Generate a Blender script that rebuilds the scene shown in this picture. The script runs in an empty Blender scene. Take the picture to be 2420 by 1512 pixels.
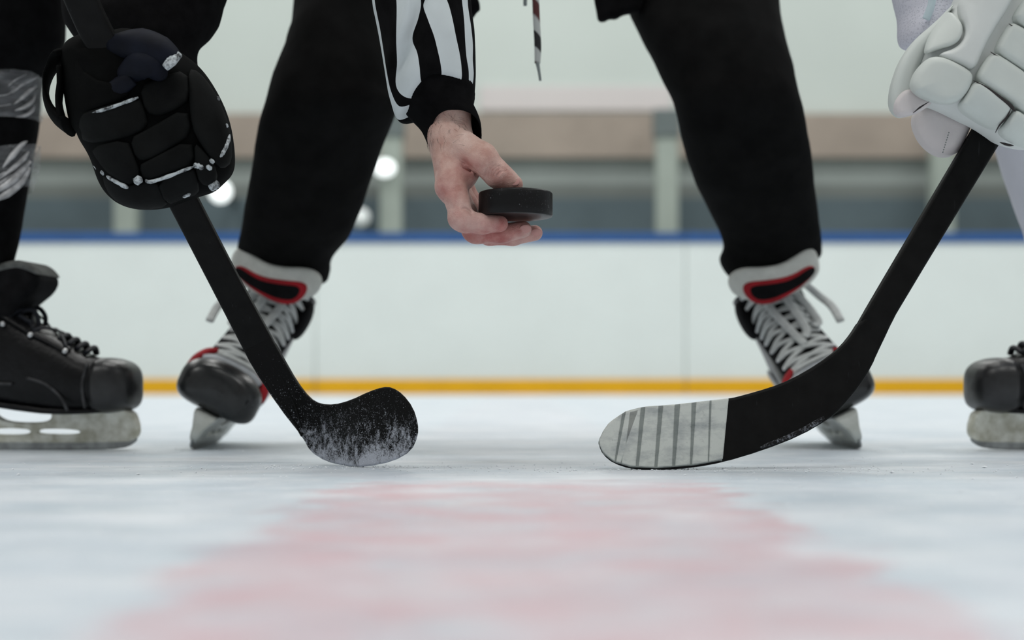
import bpy, math, random
import numpy as np
from mathutils import Vector, Matrix, noise

# ------------------------------------------------------------------ camera, light, exposure
F = 4000.0            # focal length in pixels of the 2420 px wide frame
CH = 0.09             # camera height above the ice
HY = 900.0            # row of the horizon
sc = bpy.context.scene
col = sc.collection
cd = bpy.data.cameras.new('camera')
cd.sensor_width = 36.0
cd.lens = 36.0 * F / 2420.0
cd.shift_y = (HY - 756.0) / 2420.0
cd.dof.use_dof = True
cd.dof.focus_distance = 1.735
cd.dof.aperture_fstop = 3.9
cd.clip_start = 0.05
cam = bpy.data.objects.new('camera', cd)
cam.location = (0, 0, CH)
cam.rotation_euler = (math.radians(90), 0, 0)
col.objects.link(cam)
sc.camera = cam

w = bpy.data.worlds.new('hall_light')
sc.world = w
w.use_nodes = True
w.node_tree.nodes['Background'].inputs[0].default_value = (0.98, 1.0, 0.985, 1)
w.node_tree.nodes['Background'].inputs[1].default_value = 0.34

def area(loc, sx, sy, power, colr=(1.0, 1.0, 0.975)):
    l = bpy.data.lights.new('hall_lamp', 'AREA')
    l.shape = 'RECTANGLE'; l.size = sx; l.size_y = sy; l.energy = power; l.color = colr
    o = bpy.data.objects.new('hall_lamp', l); o.location = loc
    col.objects.link(o)
for lx in (-5.0, 0.0, 5.0):
    for ly in (-2.0, 3.2, 8.2, 13.2):
        area((lx, ly, 7.0), 2.6, 1.0, 132)

sc.view_settings.view_transform = 'Standard'
sc.view_settings.look = 'None'
sc.view_settings.gamma = 1.0
sc.view_settings.use_curve_mapping = False
sc.view_settings.exposure = -0.16

# ------------------------------------------------------------------ helpers
def P(px, py, Y):
    return np.array(((px - 1210.0) * Y / F, Y, CH - (py - HY) * Y / F))

def C(r, g, b):
    f = lambda c: (c / 255.0) / 12.92 if c <= 10 else ((c / 255.0 + 0.055) / 1.055) ** 2.4
    return (f(r), f(g), f(b), 1.0)

class NT:
    """small node-tree helper"""
    def __init__(s, name):
        s.m = bpy.data.materials.new(name); s.m.use_nodes = True
        s.t = s.m.node_tree; s.b = s.t.nodes['Principled BSDF']
        s.co = s.t.nodes.new('ShaderNodeTexCoord').outputs['Object']
    def n(s, kind, **kw):
        nd = s.t.nodes.new(kind)
        for k, v in kw.items(): setattr(nd, k, v)
        return nd
    def link(s, a, b): s.t.links.new(a, b)
    def noise(s, scale, detail=4, stretch=None, rough=0.55):
        nd = s.n('ShaderNodeTexNoise')
        nd.inputs['Scale'].default_value = scale; nd.inputs['Detail'].default_value = detail
        nd.inputs['Roughness'].default_value = rough
        src = s.co
        if stretch:
            mp = s.n('ShaderNodeMapping'); mp.inputs['Scale'].default_value = stretch
            s.link(s.co, mp.inputs[0]); src = mp.outputs[0]
        s.link(src, nd.inputs['Vector'])
        return nd.outputs['Fac']
    def ramp(s, fac, p0, p1, c0=(0, 0, 0, 1), c1=(1, 1, 1, 1)):
        nd = s.n('ShaderNodeValToRGB')
        e = nd.color_ramp.elements
        e[0].position, e[1].position = p0, p1; e[0].color, e[1].color = c0, c1
        s.link(fac, nd.inputs[0]); return nd.outputs[0]
    def mix(s, fac, a, b):
        nd = s.n('ShaderNodeMix', data_type='RGBA')
        for sock, v in ((nd.inputs[0], fac), (nd.inputs[6], a), (nd.inputs[7], b)):
            if isinstance(v, (float, int)): sock.default_value = v
            elif isinstance(v, tuple): sock.default_value = v
            else: s.link(v, sock)
        return nd.outputs[2]
    def math(s, op, a, b=0.0, clamp=False):
        nd = s.n('ShaderNodeMath', operation=op); nd.use_clamp = clamp
        for sock, v in ((nd.inputs[0], a), (nd.inputs[1], b)):
            if isinstance(v, (float, int)): sock.default_value = v
            else: s.link(v, sock)
        return nd.outputs[0]
    def xyz(s):
        nd = s.n('ShaderNodeSeparateXYZ'); s.link(s.co, nd.inputs[0]); return nd.outputs
    def bump(s, h, strength, dist=0.002):
        nd = s.n('ShaderNodeBump'); nd.inputs['Strength'].default_value = strength
        nd.inputs['Distance'].default_value = dist
        s.link(h, nd.inputs['Height']); s.link(nd.outputs[0], s.b.inputs['Normal'])
    def set(s, **kw):
        for k, v in kw.items():
            k = k.replace('_', ' ')
            if isinstance(v, (float, int, tuple)): s.b.inputs[k].default_value = v
            else: s.link(v, s.b.inputs[k])
        return s.m

def mat(name, c, rough=0.6, var=0.15, scale=40.0, bump=0.0, bscale=300.0, bdist=0.001, spec=0.3, metallic=0.0, sheen=0.0, c2=None, detail=4):
    t = NT(name)
    c2 = c2 or tuple(x * (1 - var * 2) for x in c[:3]) + (1,)
    t.set(Base_Color=t.mix(t.ramp(t.noise(scale, detail), 0.35, 0.65), c2, c), Roughness=rough, Metallic=metallic)
    t.b.inputs['Specular IOR Level'].default_value = spec
    if sheen: t.b.inputs['Sheen Weight'].default_value = sheen
    if bump: t.bump(t.noise(bscale, 3), bump, bdist)
    return t.m

ORG = {}
def empty(name, loc, label, cat, group=None, matrix=None):
    o = bpy.data.objects.new(name, None); col.objects.link(o)
    o.empty_display_size = 0.05
    if matrix is not None: o.matrix_world = matrix; ORG[o] = np.zeros(3)
    else: o.location = loc; ORG[o] = np.array(loc, float)
    o['label'] = label; o['category'] = cat
    if group: o['group'] = group
    return o

def mk(name, verts, faces, m, parent=None, smooth=True, label=None, kind=None, cat=None, group=None):
    v = np.asarray(verts, float)
    if parent is not None: v = v - ORG[parent]
    me = bpy.data.meshes.new(name)
    me.from_pydata(v.tolist(), [], [list(map(int, f)) for f in faces])
    me.validate(); me.update()
    if smooth: me.polygons.foreach_set('use_smooth', [True] * len(me.polygons))
    for mm in (m if isinstance(m, (list, tuple)) else [m]): me.materials.append(mm)
    o = bpy.data.objects.new(name, me); col.objects.link(o)
    if parent is not None: o.parent = parent; ORG[o] = ORG[parent]
    if label: o['label'] = label
    if kind: o['kind'] = kind
    if cat: o['category'] = cat
    if group: o['group'] = group
    return o

def box(name, lo, hi, m, parent=None, bev=0.0, **kw):
    x0, y0, z0 = lo; x1, y1, z1 = hi
    v = [(x0,y0,z0),(x1,y0,z0),(x1,y1,z0),(x0,y1,z0),(x0,y0,z1),(x1,y0,z1),(x1,y1,z1),(x0,y1,z1)]
    f = [(0,3,2,1),(4,5,6,7),(0,1,5,4),(1,2,6,5),(2,3,7,6),(3,0,4,7)]
    o = mk(name, v, f, m, parent, smooth=False, **kw)
    if bev:
        b = o.modifiers.new('bevel', 'BEVEL'); b.width = bev; b.segments = 2
    return o

def crom(a, n):
    """Catmull-Rom upsample of rows of a"""
    a = np.asarray(a, float); k = len(a)
    out = []
    for i in range(k - 1):
        p0, p1, p2, p3 = a[max(i-1,0)], a[i], a[i+1], a[min(i+2,k-1)]
        for j in range(n):
            t = j / n
            out.append(0.5*((2*p1)+(-p0+p2)*t+(2*p0-5*p1+4*p2-p3)*t*t+(-p0+3*p1-3*p2+p3)*t**3))
    out.append(a[-1])
    return np.array(out)

def chaikin(poly, n=2):
    p = np.asarray(poly, float)
    for _ in range(n):
        q = np.roll(p, -1, axis=0)
        p = np.stack((0.75*p+0.25*q, 0.25*p+0.75*q), axis=1).reshape(-1, 2)
    return p

def grid_faces(nr, nc, closed=True):
    f = []
    for i in range(nr-1):
        for j in range(nc if closed else nc-1):
            k = (j+1) % nc
            f.append((i*nc+j, i*nc+k, (i+1)*nc+k, (i+1)*nc+j))
    return f

def loft(rings, cap=True):
    r = np.asarray(rings, float)
    nr, nc = r.shape[:2]
    v = r.reshape(-1, 3); f = grid_faces(nr, nc)
    if cap:
        f.append(list(range(nc))[::-1]); f.append([(nr-1)*nc+j for j in range(nc)])
    return v, f

def join(parts):
    V, Fc = [], []; n = 0
    for v, f in parts:
        V.append(np.asarray(v, float)); Fc += [[i+n for i in q] for q in f]; n += len(v)
    return np.concatenate(V), Fc

def tube(pts, ra, rb=None, nseg=8, up=None, n=4, flatdir=None):
    """swept ellipse; ra across, rb along the reference normal; ra may be per-point"""
    p = crom(pts, n) if n > 1 else np.asarray(pts, float)
    k = len(p)
    ra = np.interp(np.linspace(0,1,k), np.linspace(0,1,np.size(ra)), np.ravel(ra))
    rb = ra if rb is None else np.interp(np.linspace(0,1,k), np.linspace(0,1,np.size(rb)), np.ravel(rb))
    T = np.gradient(p, axis=0); T /= np.linalg.norm(T, axis=1)[:,None] + 1e-12
    up = np.array(up if up is not None else (0.12, -1.0, 0.2), float)
    rings = []
    for i in range(k):
        N = up - T[i]*np.dot(up, T[i])
        if np.linalg.norm(N) < 1e-4: N = np.array((0,0,1.0)) - T[i]*T[i][2]
        N /= np.linalg.norm(N); B = np.cross(T[i], N)
        a = np.linspace(0, 2*np.pi, nseg, endpoint=False)
        rings.append(p[i] + np.outer(np.cos(a)*ra[i], B) + np.outer(np.sin(a)*rb[i], N))
    return loft(rings)

def ball(c, r, nu=16, nv=10, axes=None):
    c = np.asarray(c, float); r = np.asarray(r if np.size(r) == 3 else (r, r, r), float)
    A = np.eye(3) if axes is None else np.asarray(axes, float)
    rings = []
    for i in range(nv+1):
        th = math.pi*(0.02+0.96*i/nv)
        a = np.linspace(0, 2*np.pi, nu, endpoint=False)
        l = np.stack((np.cos(a)*math.sin(th)*r[0], np.sin(a)*math.sin(th)*r[1], np.full(nu, math.cos(th)*r[2])), 1)
        rings.append(c + l @ A)
    return loft(rings)

def poly_sdf(pts, poly):
    poly = np.asarray(poly, float)
    d = np.full(len(pts), 1e18); s = np.ones(len(pts))
    n = len(poly)
    for i in range(n):
        a, b = poly[i], poly[i-1]
        e = b - a; wv = pts - a
        t = np.clip((wv @ e) / max(e @ e, 1e-18), 0, 1)
        q = wv - t[:,None]*e
        d = np.minimum(d, (q*q).sum(1))
        c1 = pts[:,1] >= a[1]; c2 = pts[:,1] < b[1]; c3 = e[0]*wv[:,1] > e[1]*wv[:,0]
        flip = (c1 & c2 & c3) | (~c1 & ~c2 & ~c3)
        s = np.where(flip, -s, s)
    return s*np.sqrt(d)

def nets(v, o, h):
    """naive surface nets"""
    v = np.where(np.abs(v) < 1e-12, 1e-12, v)
    o = np.asarray(o, float); h = np.asarray(h, float)
    s = v < 0; nx, ny, nz = v.shape
    c = np.zeros((nx-1, ny-1, nz-1), np.int8)
    for a in (0,1):
        for b in (0,1):
            for d in (0,1): c += s[a:nx-1+a, b:ny-1+b, d:nz-1+d]
    act = (c > 0) & (c < 8)
    ids = np.argwhere(act); idx = np.full(c.shape, -1, np.int64); idx[act] = np.arange(len(ids))
    acc = np.zeros((len(ids), 3)); cnt = np.zeros(len(ids))
    for ax in range(3):
        e = np.eye(3, dtype=int)[ax]; oth = [k for k in range(3) if k != ax]
        for a in (0,1):
            for b in (0,1):
                o0 = np.zeros(3, int); o0[oth[0]] = a; o0[oth[1]] = b
                p0 = ids + o0; p1 = p0 + e
                v0 = v[p0[:,0], p0[:,1], p0[:,2]]; v1 = v[p1[:,0], p1[:,1], p1[:,2]]
                m = (v0 < 0) != (v1 < 0)
                t = np.where(m, v0/np.where(m, v0-v1, 1), 0)
                acc[m] += (o0 + e*t[:,None])[m]; cnt[m] += 1
    V = (ids + acc/cnt[:,None])*h + o
    Fc = []
    def add(cr, sg, q):
        m = cr.nonzero()
        Q = np.stack([k[m] for k in q], 1); fl = sg[m]
        Q[fl] = Q[fl][:, ::-1]
        Fc.append(Q[(Q >= 0).all(1)])
    add(s[:-1,1:-1,1:-1] != s[1:,1:-1,1:-1], ~s[:-1,1:-1,1:-1], (idx[:, :-1, :-1], idx[:, 1:, :-1], idx[:, 1:, 1:], idx[:, :-1, 1:]))
    add(s[1:-1,:-1,1:-1] != s[1:-1,1:,1:-1], ~s[1:-1,:-1,1:-1], (idx[:-1, :, :-1], idx[:-1, :, 1:], idx[1:, :, 1:], idx[1:, :, :-1]))
    add(s[1:-1,1:-1,:-1] != s[1:-1,1:-1,1:], ~s[1:-1,1:-1,:-1], (idx[:-1, :-1, :], idx[1:, :-1, :], idx[1:, 1:, :], idx[:-1, 1:, :]))
    return V, np.concatenate(Fc)

def slab_mesh(poly, H, r, s=1.0, step=2.0, wstep=None, holes=(), smooth=2, mapf=None):
    """rounded extrusion of a 2-D outline; H half thickness (m) or f(u,v); s metres per 2-D unit"""
    pl = chaikin(poly, smooth) if smooth else np.asarray(poly, float)
    lo = pl.min(0) - 3*step; hi = pl.max(0) + 3*step
    nu, nv = (np.ceil((hi-lo)/step).astype(int) + 1)
    u = lo[0] + np.arange(nu)*step; v = lo[1] + np.arange(nv)*step
    U, Vv = np.meshgrid(u, v, indexing='ij')
    pts = np.stack((U.ravel(), Vv.ravel()), 1)
    d2 = poly_sdf(pts, pl)
    for hp in holes: d2 = np.maximum(d2, -poly_sdf(pts, chaikin(hp, smooth) if smooth else hp))
    d2 = d2.reshape(nu, nv)*s
    Hm = (H(U, Vv) if callable(H) else np.full((nu, nv), float(H)))
    wstep = wstep or min(step*s, Hm.max()/4)
    nw = int(math.ceil((Hm.max() + 3*wstep)/wstep)); wv = np.arange(-nw, nw+1)*wstep
    q1 = (d2 + r)[:,:,None]; q2 = np.abs(wv)[None,None,:] - Hm[:,:,None] + r
    f = np.minimum(np.maximum(q1, q2), 0) + np.sqrt(np.maximum(q1,0)**2 + np.maximum(q2,0)**2) - r
    V, Fc = nets(f, (lo[0], lo[1], wv[0]), (step, step, wstep))
    return mapf(V), Fc

def pxmap(Y0, bend=None):
    def m(V):
        Y = Y0 + (bend(V[:,0], V[:,1]) if bend else 0.0)
        return np.stack(((V[:,0]-1210)*Y/F, Y + V[:,2], CH - (V[:,1]-HY)*Y/F), 1)
    return m

def slab(name, poly, Y0, H, r, m, parent, bend=None, step=2.5, smooth=2, wstep=None, holes=(), **kw):
    v, f = slab_mesh(poly, H, r, Y0/F, step, wstep, holes, smooth, pxmap(Y0, bend))
    return mk(name, v, f, m, parent, **kw)

def rows_ring(rows, nc=48, up=5, wrinkle=0.0, wfreq=9.0, seed=0, power=1.0):
    """rows of (lx,ly,rx,ry,Y,half depth) -> rings"""
    R = crom(rows, up); rings = []
    for lx, ly, rx, ry, Y, dh in R:
        a, b = P(lx, ly, Y), P(rx, ry, Y); c = (a+b)/2; h = (b-a)/2
        ring = []
        for t in np.linspace(0, 2*np.pi, nc, endpoint=False):
            ct, st = math.cos(t), math.sin(t)
            ct = math.copysign(abs(ct)**power, ct); st = math.copysign(abs(st)**power, st)
            p = c + h*ct + np.array((0, -dh*st, 0))
            if wrinkle:
                q = Vector((p[0]*wfreq, p[1]*wfreq+seed, p[2]*wfreq*1.9))
                dsp = wrinkle*(noise.noise(q) + 0.5*noise.noise(q*2.3))
                n = h/np.linalg.norm(h)*math.cos(t) + np.array((0,-math.sin(t),0))
                p = p + n*dsp*(0.25+0.75*abs(math.sin(t)))
            ring.append(p)
        rings.append(ring)
    return rings

# ------------------------------------------------------------------ materials
def ice_material():
    t = NT('ice')
    x, y, z = t.xyz()
    big = t.noise(5.0, 5); mid = t.noise(16.0, 5); fine = t.noise(180.0, 6, rough=0.7)
    base = t.mix(t.ramp(big, 0.35, 0.65), C(200, 210, 220), C(228, 233, 239))
    base = t.mix(t.math('MULTIPLY', t.ramp(t.noise(11.0, 6), 0.45, 0.7), 0.6), base, C(186, 199, 210))
    base = t.mix(t.math('MULTIPLY', t.ramp(t.noise(1.0, 6, (5, 70, 1), 0.65), 0.48, 0.68), 0.45), base, C(180, 199, 206))
    base = t.mix(t.math('MULTIPLY', t.ramp(t.noise(30.0, 6, rough=0.7), 0.55, 0.7), 0.5), base, C(238, 241, 244))
    # worn red line painted under the ice, running away from the camera
    wob = t.math('MULTIPLY', t.math('SUBTRACT', mid, 0.5), 0.14)
    ax = t.math('ABSOLUTE', t.math('SUBTRACT', x, 0.012))
    edge = t.math('ADD', ax, wob)
    inl = t.math('SUBTRACT', 1.0, t.math('MULTIPLY', t.math('SUBTRACT', edge, 0.148), 38.0, True), True)
    far = t.math('SUBTRACT', 1.0, t.math('MULTIPLY', t.math('SUBTRACT', t.math('ADD', y, wob), 1.44), 9.0, True), True)
    rest = t.math('MULTIPLY', t.math('SUBTRACT', 1.0, far), 0.10)
    far = t.math('ADD', far, rest, True)
    patch = t.ramp(t.noise(14.0, 5), 0.3, 0.7, (0.2, 0.2, 0.2, 1), (0.92, 0.92, 0.92, 1))
    fac = t.math('MULTIPLY', t.math('MULTIPLY', inl, far), patch)
    base = t.mix(fac, base, C(212, 177, 184))
    snow = t.ramp(fine, 0.55, 0.75)
    base = t.mix(t.math('MULTIPLY', snow, 0.45), base, C(240, 243, 246))
    t.set(Base_Color=base, Roughness=t.math('ADD', t.math('MULTIPLY', mid, 0.30), 0.22))
    t.b.inputs['Specular IOR Level'].default_value = 0.32
    t.bump(t.math('ADD', t.math('MULTIPLY', fine, 0.4), t.noise(55.0, 5)), 0.55, 0.004)
    return t.m

ICE = ice_material()
BOARD = mat('white_board', C(226, 233, 229), 0.35, 0.015, 3.0)
YEL = mat('yellow_plastic', C(236, 178, 22), 0.4, 0.03, 6.0)
BLUE = mat('blue_plastic', C(44, 88, 146), 0.4, 0.05, 6.0)
SLATE = mat('slate_paint', C(94, 108, 114), 0.8, 0.06, 3.0)
GREYW = mat('grey_plaster', C(152, 160, 157), 0.85, 0.08, 1.2)
DGREY = mat('dark_grey_plaster', C(120, 126, 123), 0.85, 0.08, 1.2)
BEIGE = mat('beige_timber', C(170, 158, 147), 0.8, 0.08, 2.0)
UPPER = mat('pale_panel', C(208, 217, 212), 0.8, 0.02, 1.0)
PINKP = mat('pale_pink_panel', C(218, 213, 212), 0.8, 0.02, 1.0)
COLM = mat('column_paint', C(168, 178, 170), 0.7, 0.05, 3.0)
CAPM = mat('column_head_steel', C(112, 122, 122), 0.6, 0.06, 3.0)
JOINT = mat('joint_grey', C(212, 219, 215), 0.8, 0.02, 3.0)

BCLOTH = mat('black_cloth', (0.0065, 0.0065, 0.007, 1), 0.95, 0.2, 60.0, 0.25, 900.0, 0.0006, 0.05)
TROUS = mat('black_trouser_cloth', (0.0075, 0.0075, 0.0075, 1), 0.9, 0.2, 30.0, 0.2, 700.0, 0.0006, 0.06)
KNIT = mat('black_rib_knit', (0.006, 0.006, 0.0065, 1), 0.95, 0.2, 60.0, 0.0, 900.0, 0.0006, 0.04)
WCLOTH = mat('white_jersey_cloth', C(206, 214, 216), 0.85, 0.04, 20.0, 0.15, 900.0, 0.0005, 0.2)
WSOCK = mat('white_sock_cloth', C(214, 215, 224), 0.85, 0.03, 20.0, 0.2, 500.0, 0.0006, 0.2)

def mesh_cloth():
    t = NT('white_mesh_cloth')
    v = t.n('ShaderNodeTexVoronoi'); v.inputs['Scale'].default_value = 420.0
    t.link(t.co, v.inputs['Vector'])
    d = t.ramp(v.outputs['Distance'], 0.15, 0.45)
    t.set(Base_Color=t.mix(d, C(190, 190, 202), C(212, 212, 222)), Roughness=0.85)
    t.bump(d, 0.4, 0.001)
    return t.m
WMESH = mesh_cloth()

def stick_black():
    t = NT('black_stick_lacquer')
    n = t.ramp(t.noise(60, 5), 0.3, 0.8, (0.0045, 0.0045, 0.0045, 1), (0.0085, 0.0085, 0.0085, 1))
    scr = t.ramp(t.noise(240, 2, (1, 1, 0.12)), 0.70, 0.78)
    t.set(Base_Color=t.mix(t.math('MULTIPLY', scr, 0.06), n, C(120, 125, 130)), Roughness=0.5)
    t.b.inputs['Specular IOR Level'].default_value = 0.10
    t.bump(t.noise(500, 3), 0.12, 0.0005)
    return t.m
STICK = stick_black()

def snowy_blade():
    """black blade face, frozen snow stuck to its lower half"""
    t = NT('snow_caked_black_blade')
    x, y, z = t.xyz()
    big = t.noise(38, 5, rough=0.65); fine = t.noise(620, 5, rough=0.8); spk = t.noise(900, 2)
    scr = t.noise(300, 5, (1.0, 1.0, 0.62), 0.75); rub = t.noise(90, 4, (1.0, 1.0, 0.6), 0.7)
    lvl = t.math('SUBTRACT', 0.040, z)                       # rises towards the ice
    lvl = t.math('ADD', t.math('MULTIPLY', lvl, 19.0), t.math('MULTIPLY', t.math('SUBTRACT', big, 0.5), 1.5))
    f = t.math('ADD', lvl, t.math('MULTIPLY', t.math('SUBTRACT', fine, 0.5), 2.2))
    f = t.math('ADD', f, t.math('MULTIPLY', t.math('SUBTRACT', scr, 0.5), 1.6))
    f = t.math('ADD', f, t.math('MULTIPLY', t.math('SUBTRACT', rub, 0.5), 2.4))
    cake = t.ramp(f, 0.10, 0.75)
    hi = t.math('SUBTRACT', 0.735, t.math('MULTIPLY', t.math('SUBTRACT', 0.075, z), 1.35))
    dots = t.math('MULTIPLY', t.math('SUBTRACT', t.math('ADD', spk, t.math('MULTIPLY', big, 0.12)), hi), 14.0, True)
    snow = t.math('MAXIMUM', t.math('MULTIPLY', cake, 0.8), dots)
    t.set(Base_Color=t.mix(snow, (0.006, 0.006, 0.006, 1), C(206, 211, 222)), Roughness=0.6)
    t.b.inputs['Specular IOR Level'].default_value = 0.10
    t.bump(t.math('ADD', cake, t.math('MULTIPLY', fine, 0.5)), 0.5, 0.0012)
    return t.m
SNOWB = snowy_blade()

def frosted_heel():
    t = NT('black_blade_frosted_heel')
    big = t.noise(45, 5, rough=0.7); fine = t.noise(500, 4, rough=0.8)
    f = t.math('MULTIPLY', t.math('SUBTRACT', t.math('ADD', t.math('MULTIPLY', big, 0.7), t.math('MULTIPLY', fine, 0.5)), 0.585), 8.0, True)
    t.set(Base_Color=t.mix(t.math('MULTIPLY', f, 0.85), (0.0075, 0.0075, 0.008, 1), C(150, 155, 165)), Roughness=0.6)
    t.b.inputs['Specular IOR Level'].default_value = 0.2
    return t.m
FROST = frosted_heel()

def tape_material(name, c, c2, amt):
    t = NT(name)
    smear = t.ramp(t.noise(26, 6, (1, 1, 2.2), 0.65), 0.45, 0.72)
    weave = t.noise(900, 2)
    base = t.mix(t.math('MULTIPLY', smear, amt), c, c2)
    base = t.mix(t.math('MULTIPLY', t.ramp(t.noise(120, 5, rough=0.8), 0.60, 0.72), 0.35), base, C(84, 88, 92))
    t.set(Base_Color=base, Roughness=0.85)
    t.b.inputs['Specular IOR Level'].default_value = 0.2
    t.bump(t.math('ADD', weave, t.noise(90, 3)), 0.3, 0.0006)
    return t.m
TAPE = tape_material('white_cloth_tape', C(204, 208, 203), C(132, 138, 144), 0.85)
TAPE0 = tape_material('grimy_cloth_tape', C(140, 146, 143), C(92, 98, 100), 0.8)

def puck_material():
    t = NT('black_rubber')
    spk = t.ramp(t.noise(650, 3), 0.64, 0.72)
    where = t.ramp(t.noise(40, 3), 0.5, 0.7)
    t.set(Base_Color=t.mix(t.math('MULTIPLY', t.math('MULTIPLY', spk, where), 0.7), (0.0055, 0.0055, 0.006, 1), C(150, 155, 160)), Roughness=0.38)
    t.b.inputs['Specular IOR Level'].default_value = 0.22
    t.bump(t.noise(700, 3), 0.2, 0.0004)
    return t.m
PUCK = puck_material()

def skin_material():
    t = NT('skin')
    at = t.n('ShaderNodeAttribute', attribute_name='flush')
    mott = t.noise(70, 5); pores = t.noise(650, 3, rough=0.7)
    pale = t.mix(t.ramp(mott, 0.35, 0.65), C(192, 150, 137), C(214, 182, 170))
    red = t.mix(t.ramp(mott, 0.35, 0.65), C(172, 100, 96), C(202, 144, 136))
    base = t.mix(at.outputs['Fac'], pale, red)
    base = t.mix(t.math('MULTIPLY', t.ramp(t.noise(28, 4), 0.5, 0.68), 0.45), base, C(222, 200, 192))
    vo = t.n('ShaderNodeTexVoronoi', feature='DISTANCE_TO_EDGE'); vo.inputs['Scale'].default_value = 620.0
    t.link(t.co, vo.inputs['Vector'])
    t.set(Base_Color=base, Roughness=0.42)
    t.b.inputs['Specular IOR Level'].default_value = 0.45
    t.b.inputs['Subsurface Weight'].default_value = 0.08
    t.b.inputs['Subsurface Radius'].default_value = (0.004, 0.0015, 0.001)
    wr = t.noise(150, 6, (1, 1, 1), 0.75)
    hh = t.math('ADD', t.math('MULTIPLY', vo.outputs['Distance'], 0.5), t.math('ADD', wr, t.math('MULTIPLY', pores, 0.3)))
    t.bump(t.math('ADD', hh, t.noise(45, 3)), 0.65, 0.0020)
    return t.m
SKIN = skin_material()
NAIL = mat('fingernail', C(196, 146, 140), 0.28, 0.03, 200, spec=0.5)
HAIR = mat('dark_hair', (0.03, 0.02, 0.016, 1), 0.6, 0.1)

GLV = mat('black_glove_leather', (0.0055, 0.0062, 0.0062, 1), 0.75, 0.25, 30.0, 0.3, 500.0, 0.0006, 0.09)
GLV2 = mat('black_glove_nylon', (0.0038, 0.0042, 0.0042, 1), 0.85, 0.2, 30.0, 0.3, 900.0, 0.0006, 0.06)
NAVY = mat('navy_glove_leather', (0.0065, 0.0085, 0.0165, 1), 0.65, 0.25, 30.0, 0.2, 500.0, 0.0006, 0.12)
def worn_white(name, c, thr):
    t = NT(name)
    f = t.ramp(t.noise(120, 5, rough=0.75), thr, thr+0.16)
    t.set(Base_Color=t.mix(f, (0.02, 0.022, 0.025, 1), c), Roughness=0.6)
    return t.m
PIPE = worn_white('worn_white_piping', C(186, 194, 198), 0.40)
WLEA = mat('white_glove_leather', C(204, 210, 206), 0.5, 0.04, 14.0, 0.12, 260.0, 0.0008, 0.35)
WLEA2 = mat('white_glove_padding', C(214, 218, 216), 0.55, 0.04, 14.0, 0.12, 200.0, 0.0008, 0.3)
WLEAP = mat('white_glove_palm_suede', C(214, 208, 208), 0.7, 0.05, 18.0, 0.25, 200.0, 0.0008, 0.2)
GREYSEAM = mat('worn_grey_seam', (0.045, 0.046, 0.05, 1), 0.5, 0.4, 80.0, spec=0.4, c2=(0.012, 0.012, 0.013, 1))
SEAM = mat('dark_seam', (0.035, 0.03, 0.03, 1), 0.8, 0.1)
GSEAM = mat('grey_stitching', C(140, 146, 144), 0.8, 0.05)

BOOT = mat('black_boot_leather', (0.006, 0.006, 0.007, 1), 0.36, 0.3, 45.0, 0.5, 180.0, 0.0016, 0.22)
TOE = mat('scuffed_black_plastic', (0.006, 0.006, 0.0065, 1), 0.36, 0.35, 60.0, 0.35, 160.0, 0.001, 0.6, c2=(0.015, 0.0155, 0.017, 1))
RTOE = mat('dark_grey_toe_plastic', (0.020, 0.022, 0.023, 1), 0.27, 0.2, 60.0, 0.1, 160.0, 0.001, 0.5)
TONG = mat('black_tongue_felt', (0.010, 0.010, 0.011, 1), 0.85, 0.25, 50.0, 0.4, 400.0, 0.001, 0.08)
FELTG = mat('grey_felt', C(108, 110, 108), 0.95, 0.2, 70.0, 0.5, 500.0, 0.001, 0.1)
FELT = mat('white_felt', C(208, 210, 204), 0.95, 0.06, 60.0, 0.6, 420.0, 0.0015, 0.1)
RED = mat('red_nylon', C(166, 22, 34), 0.6, 0.15, 60.0, 0.2, 500.0, 0.0006, 0.25)
BLK = mat('black_nylon', (0.007, 0.007, 0.008, 1), 0.8, 0.2, 60.0, 0.2, 500.0, 0.0006, 0.1)
LACEW = mat('white_lace', C(200, 204, 203), 0.8, 0.08, 120.0, 0.4, 900.0, 0.0008, 0.2)
LACEB = mat('dark_navy_lace', (0.008, 0.010, 0.016, 1), 0.6, 0.2, 120.0, 0.4, 900.0, 0.0008, 0.3)
SILV = mat('silver_grey_leather', C(168, 173, 178), 0.45, 0.08, 60.0, 0.2, 300.0, 0.0008, 0.4)
METAL = mat('steel', (0.72, 0.73, 0.74, 1), 0.4, 0.1, 80.0, metallic=1.0)
STEEL = mat('dull_blade_steel', (0.42, 0.44, 0.44, 1), 0.38, 0.2, 60.0, metallic=0.9)
HOLD = mat('scuffed_white_plastic', C(240, 240, 230), 0.45, 0.1, 60.0, 0.35, 120.0, 0.0015, 0.4, c2=C(192, 190, 172), detail=8)
RHOLD = mat('white_holder_plastic', C(208, 212, 208), 0.42, 0.06, 45.0, 0.15, 120.0, 0.001, 0.4, c2=C(186, 190, 184), detail=7)

def clear_tape():
    t = NT('clear_shin_tape')
    n = t.noise(34, 7, (0.5, 0.5, 2.6), 0.75)
    a = t.ramp(n, 0.42, 0.74, (0.16, 0.16, 0.16, 1), (0.62, 0.62, 0.62, 1))
    t.set(Base_Color=C(178, 180, 184), Roughness=0.22, Alpha=a)
    t.b.inputs['Specular IOR Level'].default_value = 0.7
    t.bump(t.noise(60, 4, (1, 1, 1.5)), 0.9, 0.006)
    return t.m
CTAPE = clear_tape()

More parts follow.
